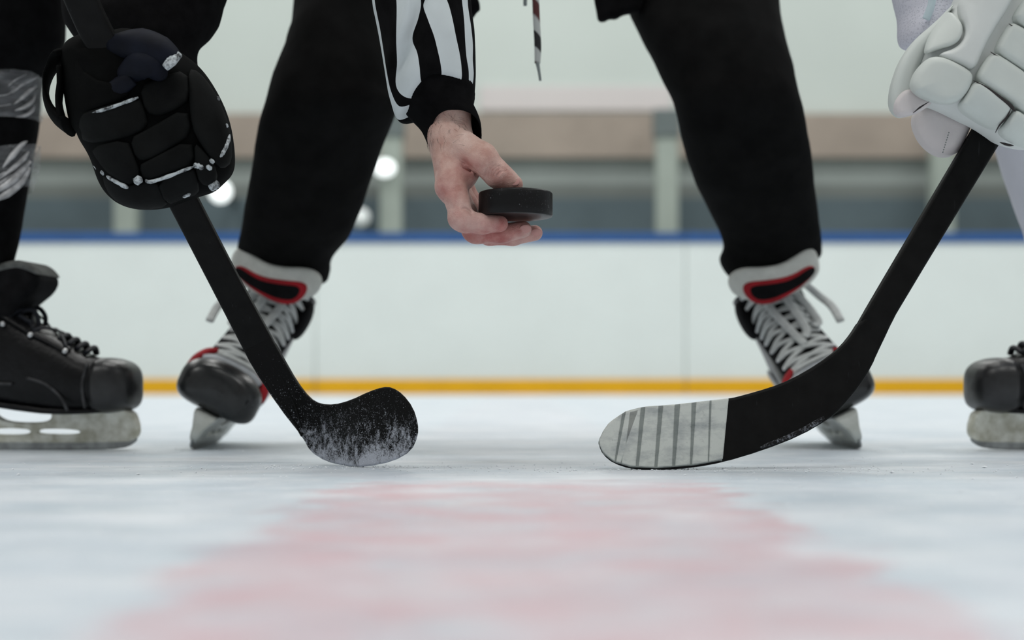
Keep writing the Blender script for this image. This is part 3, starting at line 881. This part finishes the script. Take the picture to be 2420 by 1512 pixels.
def skate(matrix, label, style, side=1):
    e = empty('ice_skate', (0,0,0), label, 'ice skate', matrix=matrix)
    isref = style == 'ref'
    SE = SEC.copy(); SE[:, 1] += (.006*np.interp(np.arange(len(SE)), [0, 7, 10], [1, 1, 0]) if isref else 0)
    S = crom(SE, 5)
    rg = [sec_ring(s) for s in S]
    v, f = loft(rg)
    boot = mk('boot', v, f, BOOT, e, label='black leather boot' if not isref else 'dark boot with silver trim')
    # toe cap
    SEC_ = SE[:6].copy(); SEC_[:, 4] *= (1.14 if isref else 1.0); SEC_[:, 3] += (.004 if isref else 0)
    St = [s for s in crom(SEC_, 6)]
    capn = 21 if isref else 23
    rg = [sec_ring(s, 40, (.0022 if i < capn-2 else .0012)*min(1, i*.12), 0.60, isref) for i, s in enumerate(St[:capn])]
    v, f = loft(rg)
    mk('toe_cap', v + np.array((.0012, 0, 0)), f, RTOE if isref else TOE, e, label='dark moulded toe cap')
    # outsole
    lslab('outsole', [(-.014,.055),(-.03,.049),(-.10,.046),(-.15,.051),(-.205,.060),(-.262,.067),(-.286,.080),(-.284,.088),(-.258,.076),(-.205,.068),(-.15,.060),(-.10,.054),(-.03,.056)], lambda u, v: np.interp(u, [-.29,-.2,-.05,-.02,0], [.028,.031,.038,.028,.02]), .003, BOOT, e, .0025, shift=(0, 0, .007 if isref else 0))
    # blade holder and runner
    out = [(-.008,.056),(.003,.034),(.004,.022),(-.001,.014),(-.02,.009),(-.27,.009),(-.296,.016),(-.300,.03),(-.292,.05),(-.286,.080),(-.215,.066),(-.190,.044),(-.17,.036),(-.122,.036),(-.110,.042),(-.114,.053),(-.06,.052)]
    hole = [[(-.076,.027),(-.132,.028),(-.134,.021),(-.074,.0205)], [(-.142,.028),(-.196,.028),(-.198,.020),(-.142,.020)], [(-.206,.030),(-.235,.034),(-.228,.020),(-.206,.020)]]
    hold = lslab('blade_holder', out, lambda u, v: np.interp(v, [0,.012,.03,.05,.07], [.0035,.0045,.0075,.016 if isref else .014,.02]), .002, RHOLD if isref else HOLD, e, .0018, 2, hole, label='scuffed white plastic blade holder')
    lslab('runner', [(.003,.018),(-.004,.008),(-.02,.002),(-.06,0.0),(-.24,0.0),(-.28,.003),(-.297,.010),(-.298,.018),(-.15,.013)], .0017, .0005, STEEL, e, .0012, 1, wstep=.0006, label='steel skate blade')
    # points along the instep line
    B = S[:, 2:4]
    def instep(u):      # u 0 at toe cap .. 1 at the collar
        k = (20.5 if isref else 22) + u*(len(S)-(22.5 if isref else 24)); i = int(min(k, len(S)-2)); t = k-i
        s = S[i]*(1-t) + S[i+1]*t
        tan = S[min(i+2, len(S)-1), 2:4] - S[max(i-1, 0), 2:4]; tan /= np.linalg.norm(tan)
        nrm = np.array((tan[1], -tan[0])) if tan[1]*1 - tan[0]*0 > 0 and False else np.array((-tan[1]*-1, tan[0]*-1))
        return s, tan, nrm
    def onring(u, y, lift=0.0):
        """point on the upper surface at lateral offset y"""
        s, tan, nrm = instep(u)
        a, b, hw = s[0:2], s[2:4], s[4]
        c = (a+b)/2; h = (b-a)/2
        st = max(-1, min(1, y/hw)); sn = math.copysign(abs(st)**(1/0.72), st)
        ct = math.sqrt(max(0, 1-sn*sn))**0.72
        q = c + h*ct*(1 + lift/np.linalg.norm(h))
        return np.array((q[0], y*(1+lift/hw), q[1]))
    nl = 10 if isref else 7
    lm = LACEW if isref else LACEB
    # tongue strip under the laces and the eyelet facings
    for sgn in (-1, 1):
        fac = []
        for u in np.linspace(0.02, 0.98, 14):
            fac.append(onring(u, sgn*.034*(1-.1*u), .0012))
        v, f = tube(fac, .008, .0022, 8, up=(0.6, sgn*0.6, 0.8)); mk('eyelet_facing', v, f, BLK if isref else BOOT, boot)
        for i in range(nl):
            u = 0.03 + 0.90*(i/(nl-1))**(1.3 if isref else 1.0)
            p = onring(u, sgn*(.034 if isref else .039)*(1-.1*u), .0034)
            v, f = ball(p, .0030 if isref else .0040, 10, 6); mk('eyelet', v, f, METAL, boot)
    if isref:
        tg = [[onring(u, y, .0015) for y in np.linspace(-.024, .024, 9)] for u in np.linspace(0.0, 1.0, 16)]
        V = np.array(tg).reshape(-1, 3); mk('tongue_face', V, grid_faces(16, 9, False), BLK, boot)
    # laces: crossing pairs
    for i in range(nl-1):
        pw = 1.3 if isref else 1.0; u0 = 0.03 + 0.90*(i/(nl-1))**pw; u1 = 0.03 + 0.90*((i+1)/(nl-1))**pw
        for sgn in (-1, 1):
            pts = [onring(u0 + (u1-u0)*t, sgn*(.034-.068*t)*(1-.1*u0), .0035 + (.0022 if sgn > 0 else .0008)*math.sin(math.pi*t)) for t in np.linspace(0, 1, 7)]
            v, f = tube(pts, .0040 if isref else .0032, .0016, 8, up=(0.7, 0, 0.7), n=2)
            mk('lace', v, f, lm, e)
    if isref:
        # bottom lace straight across, bow loops hanging down
        pts = [onring(0.02, y, .004) for y in np.linspace(-.036, .036, 7)]
        v, f = tube(pts, .0042, .0016, 8, up=(0.7,0,0.7), n=2); mk('lace', v, f, lm, e)
        for pl in ([(.95,0,.006),(.8,-.003,.010),(.55,-.006,.011),(.25,.000,.010),(.12,.004,.008)], [(.95,.004,.006),(.8,.010,.011),(.55,.014,.012),(.22,.016,.010),(.16,.008,.009)],
                   [(.95,.006,.006),(.85,.02,.011),(.6,.030,.012),(.3,.034,.010),(.24,.026,.009)], [(.95,.010,.006),(.9,.034,.012),(.7,.054,.014),(.45,.060,.014),(.2,.056,.013)]):
            pts = []
            for u, y, lf in pl:
                yy = side*y; p = onring(u, max(-.036, min(.036, yy)), lf); p[1] += yy - max(-.036, min(.036, yy)); pts.append(p)
            v, f = tube(pts, .0058, .0018, 8, up=(0.8, 0, 0.6)); mk('lace_loop', v, f, lm, e)
        bp = [onring(-.03, y, .0030) for y in np.linspace(-.040, .040, 9)]
        v, f = tube(bp, .0065, .0022, 10, up=(0.6, 0, 0.8), n=3); mk('toe_bumper', v, f, SILV, e)
        for sgn in (-1, 1):
            v, f = ball((-.010, sgn*.040, .088), (.006, .004, .011), 14, 8); mk('toe_notch', v, f, BLK, e)
        # red flashes beside the toe cap
        for sgn in (-1, 1):
            v, f = tube([(-.046, sgn*.0535, .094), (-.056, sgn*.0500, .110), (-.064, sgn*.0420, .123), (-.068, sgn*.030, .130)], [.003,.0075,.0075,.002], .005, 10, up=(0.5, sgn*.6, .6)); mk('red_trim', v, f, RED, e)
            sd = [(-.06,.062),(-.12,.068),(-.18,.085),(-.24,.10)]
            pts = [np.array((x, sgn*(np.interp(x, [-.286,-.258,-.205,-.15,-.098,-.06], [.037,.039,.042,.046,.049,.050])+.0012), z+.03)) for x, z in sd]
            v, f = tube(pts, .008, .0025, 8, up=(0, sgn, 0.1)); mk('side_trim', v, f, SILV, e)
        # felt tongue top, red surround, black centre
        s_ = side
        fl = [(-.056,.228),(-.060,.250),(-.050,.264),(-.032,.267),(-.004,.259),(.020,.257),(.044,.264),(.064,.271),(.074,.266),(.072,.246),(.062,.228),(.025,.212),(-.025,.210)]
        yslab('tongue', [(s_*(y+.010), z+.012-.19*y) for y, z in fl], -.138, 4.2, 0.15, .009, .0075, FELT, e, label='thick white felt tongue top', step=.0018)
        rd = [(-.043,.220),(-.046,.236),(-.038,.246),(-.010,.240),(.022,.237),(.054,.246),(.062,.240),(.054,.230),(.024,.216),(-.010,.207),(-.032,.209)]
        yslab('tongue_trim', [(s_*(y+.010), z+.012-.19*y) for y, z in rd], -.130, 4.2, 0.15, .0035, .002, RED, e, label='red tongue trim', wstep=.0011)
        bk = [(-.037,.223),(-.037,.234),(-.030,.238),(-.008,.233),(.022,.231),(.056,.243),(.061,.238),(.052,.229),(.024,.219),(-.010,.213),(-.030,.215)]
        yslab('tongue_patch', [(s_*(y+.010), z+.012-.19*y) for y, z in bk], -.1285, 4.2, 0.15, .0040, .002, BLK, e, label='black tongue patch', wstep=.0011)
        # padded ankle collar and tendon guard
        for sgn in (-1, 1):
            v, f = ball((-.215, sgn*.040, .215), (.030, .010, .030), 16, 10); mk('ankle_pad', v, f, BLK, boot)
    else:
        tongue = lslab('tongue', [(-.200,.170),(-.198,.230),(-.178,.240),(-.158,.245),(-.140,.246),(-.126,.236),(-.116,.222),(-.123,.206),(-.140,.193),(-.150,.185),(-.155,.168)], .044, .014, TONG, e, .0024, label='floppy dark felt tongue')
        lslab('felt_edge', [(-.200,.229),(-.178,.238),(-.158,.244),(-.140,.246),(-.126,.238),(-.116,.224),(-.130,.231),(-.145,.234),(-.165,.230),(-.185,.222),(-.200,.214)], .0452, .006, FELTG, tongue, .0018, label='worn grey felt edge')
        # bow of the laces
        for yy, pl in ((-.020, [(-.150,.178),(-.140,.182),(-.130,.180),(-.125,.168),(-.126,.154)]), (-.026, [(-.150,.176),(-.142,.170),(-.132,.164),(-.140,.158),(-.152,.164)]), (.012, [(-.150,.178),(-.138,.186),(-.128,.174),(-.130,.158)])):
            v, f = tube([np.array((x, yy*side*0+yy, z)) for x, z in pl], .0032, .0018, 8, up=(0,1,0)); mk('lace_loop', v, f, LACEB, e)
        for k in range(4):   # lace knots showing above the toe
            u = -.062-.012*k
            v, f = tube([(u, -.02, .126+.0055*k), (u+.004, 0, .134+.0055*k), (u, .02, .126+.0055*k)], .0045, .003, 8, up=(0,0,1)); mk('lace', v, f, LACEB, e)
        for sgn in (-1, 1):
            for pl in ([(-.075,.052),(-.085,.07),(-.105,.086),(-.13,.094)], [(-.052,.055),(-.056,.085),(-.050,.112)], [(-.15,.086),(-.20,.09),(-.25,.11)]):
                pts = [np.array((x, sgn*(np.interp(x, [-.286,-.258,-.205,-.15,-.098,-.06], [.037,.039,.042,.046,.049,.050])*(1.0 if z < .11 else .93)+.0004), z)) for x, z in pl]
                v, f = tube(pts, .0022, .0012, 6, up=(0, sgn, 0.1)); mk('seam', v, f, GREYSEAM, boot)
    return e

up22 = math.radians(26)
skate(skate_matrix((-.422,2.20,0), (.03,-1,0), (math.sin(up22),0,math.cos(up22))), 'white-laced ice skate of the referee, its toe cap in full view', 'ref', -1)
skate(skate_matrix((.458,2.20,0), (-.03,-1,0), (-math.sin(up22),0,math.cos(up22))), 'white-laced ice skate of the referee, partly behind the taped stick', 'ref', 1)
skate(skate_matrix((-.487,2.20,0), (1,-.10,0), (0,0,1)), 'black ice skate with floppy tongue, below the taped shin', 'player')
skate(skate_matrix((.596,2.20,0), (-1,-.10,0), (0,0,1)), 'black ice skate cut by the frame, below the white sock', 'player')

# ------------------------------------------------------------------ player in black
pl1 = empty('person', tuple(P(-60, 1064, 2.2)), 'player in black with clear tape round the shin, holding the snowy stick', 'person')
legrows = [(-330,-700,170,-700,2.30,.12),(-260,-250,155,-250,2.22,.10),(-225,-60,151,-60,2.2,.09),(-210,30,151,30,2.2,.088),(-200,100,147,100,2.2,.086),(-192,150,127,148,2.2,.082),(-186,196,97,190,2.2,.076),(-182,250,90,250,2.2,.072),
           (-182,310,87,310,2.2,.070),(-185,370,76,365,2.2,.068),(-190,430,66,425,2.2,.065),(-190,490,56,485,2.2,.062),(-188,560,44,560,2.2,.058),(-182,640,24,640,2.2,.054),(-176,720,6,720,2.2,.050),(-172,790,-6,790,2.2,.046)]
v, f = loft(rows_ring(legrows, 48, 6, 0.003, 12, 2.0))
leg = mk('sock_leg', v, f, BCLOTH, pl1, label='black sock over shin pad')
arm = [(60,-700,760,-720,2.15,.10),(120,-250,610,-260,1.98,.095),(150,-50,545,-45,1.90,.09),(152,0,531,0,1.885,.088),(155,50,514,50,1.875,.085),(170,80,493,84,1.865,.08),(190,108,470,106,1.855,.07),(215,150,464,132,1.85,.06),(240,210,468,170,1.845,.055)]
v, f = loft(rows_ring(arm, 48, 6, 0.005, 12, 5.0))
mk('sleeve', v, f, BCLOTH, pl1, label='baggy black sleeve')
def tape_band(rows, seed):
    rings = []
    R_ = crom(rows, 8)
    for q, (lx, ly, rx, ry, Y, dh) in enumerate(R_):
        a, b = P(lx, ly, Y), P(rx, ry, Y); c = (a+b)/2; h = (b-a)/2; ring = []
        for t in np.linspace(0, 2*np.pi, 120, endpoint=False):
            p = c + h*math.cos(t) + np.array((0, -dh*math.sin(t), 0))
            k = Vector((p[0]*45, p[1]*45+seed, p[2]*70 + p[0]*30))
            p = p + (h/np.linalg.norm(h)*math.cos(t) + np.array((0, -math.sin(t), 0)))*(.0012 + .0042*abs(noise.noise(k)) + .003*max(0, noise.noise(k*2.1)))
            ring.append(p)
        rings.append(ring)
    v, f = loft(rings, cap=False)
    mk('shin_tape', v, f, CTAPE, leg, label='crinkled clear plastic tape')
tape_band([(-186,214,98,178,2.2,.077),(-184,240,92,215,2.2,.074),(-183,270,90,250,2.2,.072),(-182,305,88,288,2.2,.071)], 1.0)
tape_band([(-183,420,82,345,2.2,.069),(-186,450,86,372,2.2,.069),(-190,490,84,405,2.2,.067),(-192,530,68,445,2.2,.065)], 9.0)

FOLD = mat('bright_tape_fold', C(206, 206, 208), 0.25, 0.25, 90.0, 0.5, 120.0, 0.002, 0.6)
def tape_fold(pl, ra):
    pts = []
    for x, y in pl:
        c = max(-1, min(1, (x+47)/142.0)); pts.append(P(x, y, 2.2) + np.array((0, -.074*math.sqrt(1-c*c) - .003, 0)))
    v, f = tube(pts, ra, np.array(ra)*.45, 8, n=5); mk('tape_fold', v, f, FOLD, leg)
for pl, ra in (([(58,236),(72,216),(88,196),(98,178)], [.0004,.0018,.0026,.0006]), ([(60,262),(74,244),(86,222),(94,206)], [.0004,.0024,.0030,.0006]), ([(62,276),(76,266),(88,248),(92,230)], [.0004,.0026,.0030,.0006]),
               ([(64,290),(78,284),(88,270),(91,256)], [.0004,.0024,.0026,.0006]), ([(50,222),(62,206),(80,188)], [.0003,.0012,.0003]), ([(4,232),(24,246),(50,240),(62,224)], [.0003,.0006,.0006,.0003]), ([(0,262),(28,270),(56,262)], [.0003,.0006,.0003]),
               ([(40,410),(58,380),(74,352),(82,342)], [.0004,.0040,.0030,.0005]), ([(30,440),(58,410),(76,385),(84,366)], [.0004,.0030,.0034,.0006]), ([(0,478),(30,462),(60,432),(86,388)], [.0006,.0040,.0060,.0020]),
               ([(24,488),(46,470),(70,440),(84,404)], [.0004,.0060,.0060,.0030]), ([(0,448),(24,436),(46,418)], [.0004,.0016,.0004]), ([(10,466),(36,444),(56,424)], [.0003,.0014,.0004])):
    tape_fold(pl, ra)

# black glove
YG = 1.715
gb = [(150,108),(200,80),(262,78),(300,68),(352,80),(400,104),(432,128),(464,150),(490,180),(520,230),(540,280),(550,330),(554,385),(546,412),(526,432),(505,452),(474,462),(440,472),(392,492),(330,496),(285,486),(255,462),(236,432),(222,388),(210,362),(192,334),(184,314),(170,300),(158,240),(150,170)]
g1 = empty('hockey_glove', tuple(P(370, 495, YG)), 'black hockey glove with worn white piping, gripping the snowy stick', 'hockey glove')
GH, GR = .050, .046
gbs = chaikin(gb, 2)
def front(poly, H, r, Y):
    def fn(u, v):
        sh = np.shape(u); d2 = poly_sdf(np.stack((np.ravel(u), np.ravel(v)), 1), poly)*Y/F
        q = np.clip(r + d2, 0, r*0.985)
        return -((H - r) + np.sqrt(r*r - q*q)).reshape(sh)
    return fn
gfront = front(gbs, GH, GR, YG)
slab('glove_body', gb, YG, GH, GR, GLV2, g1, step=3.2, smooth=2, wstep=.0035)
def grow(poly, g):
    p = np.asarray(poly, float); c = p.mean(0); d = p - c
    return c + d*(1 + g/np.linalg.norm(d, axis=1))[:, None]
def gpad(name, poly, m, H=.007, r=.0045, lift=0.0, smooth=1, step=2.2, lab=None):
    slab(name, grow(poly, 4.5), YG, H, r, m, g1, bend=lambda u, v: gfront(u, v)-lift, step=step, smooth=smooth, wstep=.0014, label=lab)
gpad('finger_pad', [(196,272),(225,262),(328,231),(340,262),(348,302),(290,326),(202,342),(190,310)], GLV)
gpad('finger_pad', [(335,206),(380,188),(440,168),(448,232),(415,256),(378,272),(348,264)], GLV)
gpad('finger_pad', [(216,350),(300,333),(316,372),(330,412),(318,424),(304,438),(262,412),(228,388)], GLV)
gpad('finger_pad', [(312,328),(352,310),(440,256),(450,318),(400,350),(350,378),(326,374)], GLV)
gpad('finger_pad', [(334,392),(352,382),(450,330),(458,388),(400,408),(346,428)], GLV)
gpad('finger_pad', [(236,404),(300,444),(330,436),(368,430),(380,458),(394,486),(332,492),(286,480),(256,452)], GLV)
gpad('finger_pad', [(374,428),(456,398),(464,428),(466,456),(430,466),(396,482)], GLV)
gpad('back_pad', [(448,168),(470,172),(502,212),(528,268),(543,322),(546,378),(524,396),(504,378),(478,340),(458,300),(450,230)], GLV, .010, .008)
gpad('finger_pad', [(462,340),(482,360),(502,386),(512,420),(496,436),(474,430),(466,395)], GLV)
gpad('palm_pad', [(150,130),(185,130),(210,190),(300,205),(300,232),(200,262),(175,270),(158,210)], GLV2)
# thumb
v, f = tube([P(276,112,YG-.035),P(330,106,YG-.052),P(378,124,YG-.058),P(412,146,YG-.055)], [.012,.017,.0165,.010], .014, 20, n=5)
th = mk('thumb', v, f, NAVY, g1, label='navy padded thumb')
v, f = tube([P(300,178,YG-.045),P(332,152,YG-.058),P(362,156,YG-.060),P(376,176,YG-.052)], [.010,.016,.015,.008], .012, 18, n=5)
mk('thumb_gusset', v, f, NAVY, g1)
v, f = tube([P(238,220,YG-.045),P(282,204,YG-.053),P(312,184,YG-.055)], [.004,.010,.008], .006, 14, n=5)
mk('thumb_gusset', v, f, NAVY, g1)
v, f = tube([P(390,160,YG-.071),P(404,146,YG-.071),P(422,128,YG-.062)], [.004,.0055,.004], .003, 10)
mk('thumb_trim', v, f, PIPE, th, label='white thumb end trim')
def gpipe(pl, ra, lift=.007):
    u = np.array([p[0] for p in pl], float); q = np.array([p[1] for p in pl], float)
    y = YG + gfront(u, q) - lift
    v, f = tube([P(a, b, c) for a, b, c in zip(u, q, y)], np.interp(np.linspace(0, 1, 9), np.linspace(0, 1, np.size(ra)), np.ravel(ra))*np.array((.35,.8,.95,.75,.9,.7,.95,.8,.35)), None, 10, n=4)
    mk('piping', v, f, PIPE, g1, label='worn white piping')
gpipe([(214,268),(250,258),(290,244),(327,230)], [.0012,.0022,.002,.0022])
gpipe([(224,390),(232,400)], .0022); gpipe([(240,404),(247,412)], .0026)
gpipe([(252,416),(275,430),(303,444)], [.002,.0024,.0028])
gpipe([(318,432),(334,420)], [.0045,.0045])
gpipe([(344,424),(355,430),(400,416),(430,404),(457,394)], [.002,.0022,.0024,.0018,.0022])
gpipe([(457,390),(468,392),(481,398)], [.003,.0035,.0025])
gpipe([(498,384),(504,378)], [.003,.003])
gpipe([(514,376),(528,356),(537,338),(543,318)], [.0028,.0032,.0028,.0016], .006)
gpipe([(534,292),(537,302)], .0018, .004); gpipe([(514,228),(517,238)], .0018, .004)
gpipe([(494,444),(506,438),(516,432)], [.005,.006,.004], .004)
gpipe([(432,466),(450,458)], [.0016,.0024], .006)
gpipe([(488,392),(500,400)], .0026)
# cuff strap standing off the glove, open loop
v, f = tube([P(152,118,YG-.02),P(132,146,YG-.012),P(114,180,YG-.008),P(108,212,YG-.008),P(114,246,YG-.01),P(132,276,YG-.014),P(162,300,YG-.02)], [.0035,.003,.0022,.0022,.004,.0055,.006], [.018]*7, 12, n=6)
mk('cuff_strap', v, f, GLV2, g1, label='curved black cuff strap')
v, f = tube([P(142,160,YG-.02),P(143,200,YG-.02),P(139,240,YG-.02),P(146,286,YG-.02)], [.0035,.003,.003,.005], [.016]*4, 10)
mk('cuff_strap', v, f, GLV2, g1)

# ------------------------------------------------------------------ player in white
pl2 = empty('person', tuple(P(2500, 1064, 2.2)), 'player in white sock and mesh sleeve, cut by the frame edge', 'person')
rows = [(2240,-400,2760,-400,2.25,.11),(2290,0,2740,0,2.2,.10),(2330,220,2725,220,2.18,.095),(2354,335,2715,335,2.17,.088),(2376,415,2705,415,2.17,.082),(2400,485,2695,485,2.17,.076),(2424,550,2690,550,2.18,.070),(2440,640,2680,640,2.19,.060),(2446,740,2670,740,2.2,.052),(2450,800,2660,800,2.2,.046)]
v, f = loft(rows_ring(rows, 48, 6, 0.003, 12, 4.0)); mk('sock_leg', v, f, WSOCK, pl2, label='white sock over shin pad')
rows = [(2040,-320,2400,-420,2.0,.08),(2085,-120,2330,-160,1.92,.07),(2113,0,2290,0,1.87,.06),(2124,40,2262,30,1.86,.055),(2126,80,2240,60,1.85,.05),(2132,104,2215,85,1.845,.04),(2150,118,2205,105,1.84,.025)]
v, f = loft(rows_ring(rows, 40, 6, 0.002, 14, 6.0)); sl2 = mk('sleeve', v, f, WMESH, pl2, label='white mesh jersey sleeve')
v, f = tube([P(2206,-60,1.79),P(2203,0,1.795),P(2197,24,1.797),P(2188,46,1.80)], .0042, .002, 8); mk('sleeve_trim', v, f, mat('pale_blue_trim', C(206, 222, 228), 0.7, 0.02), sl2)

g2 = empty('hockey_glove', tuple(P(2290, 370, YG)), 'white padded hockey glove gripping the stick with taped blade', 'hockey glove')
wb_ = [(2300,-220),(2255,0),(2210,52),(2158,96),(2128,142),(2112,185),(2104,215),(2102,248),(2114,270),(2132,278),(2152,268),(2158,300),(2172,330),(2196,356),(2226,371),(2256,369),(2280,318),(2298,298),(2330,318),(2362,346),(2440,362),(2560,330),(2600,200),(2600,-200)]
wbs = chaikin(wb_, 2)
WH, WR = .052, .046
wfront = front(wbs, WH, WR, YG)
slab('glove_body', [(2300,-220),(2262,0),(2222,52),(2180,96),(2160,142),(2152,185),(2154,220),(2176,246),(2204,254),(2240,270),(2270,286),(2298,298),(2330,318),(2362,342),(2440,358),(2560,330),(2600,200),(2600,-200)], YG, WH-.006, WR-.004, WLEA2, g2, step=4.0, smooth=2, wstep=.004)
def wpad(name, poly, m, H=.010, r=.008, lift=0.0, smooth=2, lab=None, bend=None):
    slab(name, grow(poly, 0.0 if name == 'back_strip' else 2.0), YG, H*.85, r*.66, m, g2, bend=bend or (lambda u, v: wfront(u, v)-lift+.004), step=2.6, smooth=smooth, wstep=.0016, label=lab)
wpad('cuff_flap', [(2256,6),(2212,52),(2160,96),(2128,142),(2112,185),(2104,215),(2102,250),(2116,272),(2134,277),(2158,262),(2172,240),(2166,205),(2162,172),(2184,128),(2206,84),(2238,36)], WLEA, .016, .012, bend=lambda u, v: np.full(np.shape(u), -.012), lab='smooth white outer flap')
wpad('back_pad', [(2238,26),(2262,48),(2272,66),(2268,92),(2250,108),(2216,116),(2184,130),(2192,96),(2208,62)], WLEA, .010, .008)
wpad('back_pad', [(2166,166),(2188,142),(2212,136),(2244,146),(2292,172),(2294,194),(2280,222),(2262,240),(2240,246),(2206,240),(2170,226),(2152,206),(2156,186)], WLEA, .013, .011, .003)
wpad('palm_pad', [(2158,292),(2162,266),(2194,240),(2212,252),(2250,270),(2292,292),(2272,336),(2256,366),(2226,370),(2196,355),(2172,328)], WLEAP, .028, .024, bend=lambda u, v: np.full(np.shape(u), .048), lab='rounded pale suede finger end')
wpad('palm_pad', [(2112,240),(2140,210),(2175,225),(2205,242),(2176,262),(2150,272),(2130,276),(2116,268)], WLEAP, .012, .009, bend=lambda u, v: np.full(np.shape(u), -.022))
wpad('back_strip', [(2262,0),(2330,-40),(2420,-60),(2380,20),(2350,66),(2322,116),(2300,172),(2262,152),(2226,140),(2216,128),(2256,116),(2278,92),(2280,62),(2266,40)], WLEA2, .011, .009)
wpad('finger_pad', [(2298,196),(2320,200),(2388,248),(2386,264),(2366,292),(2350,308),(2304,284),(2262,254),(2280,230)], WLEA, .014, .011, .003)
wpad('finger_pad', [(2340,128),(2362,136),(2440,190),(2440,262),(2420,270),(2394,250),(2350,220),(2304,190),(2318,158)], WLEA, .014, .011, .003)
wpad('finger_pad', [(2384,58),(2400,62),(2480,110),(2480,200),(2440,182),(2392,152),(2350,124),(2364,92)], WLEA, .014, .011, .003)
wpad('finger_pad', [(2396,260),(2420,278),(2480,320),(2500,350),(2440,352),(2400,340),(2358,314),(2376,290)], WLEA, .014, .011, .003)
wpad('finger_pad', [(2430,-10),(2520,30),(2520,120),(2470,96),(2392,52),(2404,22)], WLEA, .014, .011, .003)
def seam(pl, ra, m, lift=.0085, nm='seam', full=False):
    u = np.array([p[0] for p in pl], float); q = np.array([p[1] for p in pl], float)
    y = YG + wfront(u, q) - lift
    v, f = tube([P(a, b, c) for a, b, c in zip(u, q, y)], [.0002]+list(np.ravel(ra)*.62)[1:-1]+[.0002], None, 8, n=6); mk(nm, v, f, m, g2)
seam([(2300,190),(2330,206),(2360,228),(2388,250),(2400,264)], [.0012,.002,.003,.0035,.002], SEAM)
seam([(2340,122),(2364,138),(2400,164),(2425,182)], [.001,.0016,.002,.0022], SEAM)
seam([(2384,56),(2405,70),(2425,86)], [.0014,.002,.0024], SEAM)
seam([(2390,254),(2380,276),(2362,296),(2352,314)], [.003,.0016,.0014,.001], SEAM)
seam([(2362,336),(2374,340),(2386,343),(2396,344)], [.001,.0022,.0022,.001], SEAM, .004)
seam([(2158,267),(2174,254),(2196,240)], [.0022,.0016,.0012], SEAM, .004)
for k in range(9):
    t = k/8; a = (2243-14*t, 312+46*t)
    v, f = tube([P(a[0], a[1], YG+.0195), P(a[0]-1.2, a[1]+3, YG+.0195)], .0006, None, 5, n=1); mk('stitch', v, f, GSEAM, g2)

# ------------------------------------------------------------------ ice shavings lying around the sticks and skates
rnd = random.Random(11); pv = []; pf = []
def crumb(x, y, r):
    b = len(pv)
    for dx, dy, dz in ((1,0,0),(-1,0,0),(0,1,0),(0,-1,0),(0,0,1),(0,0,-.4)):
        k = rnd.uniform(.6, 1.3); pv.append((x+dx*r*k, y+dy*r*k, max(0, r*.25+dz*r*k*.7)))
    for q in ((0,2,4),(2,1,4),(1,3,4),(3,0,4),(2,0,5),(1,2,5),(3,1,5),(0,3,5)): pf.append(tuple(i+b for i in q))
spots = [(-.16,1.765,.07,.020,420), (.15,1.70,.10,.018,380), (.28,1.72,.10,.03,220), (-.42,2.2,.06,.03,120), (.45,2.2,.06,.03,120), (-.58,2.16,.14,.03,160), (0,1.72,.75,.10,1500), (0,1.2,.5,.3,500), (.7,2.15,.1,.03,60)]
for x, y, sx, sy, k in spots:
    for _ in range(int(k*.5)): crumb(rnd.gauss(x, sx), rnd.gauss(y, sy), abs(rnd.gauss(0, .0007))+.0003)
SNOWM = mat('ice_shavings', C(232, 237, 242), 0.6, 0.03, 60.0, spec=0.4)
mk('ice_shavings', pv, pf, SNOWM, None, smooth=False, kind='stuff', label='fine ice shavings scattered around the sticks', cat='ice shavings')
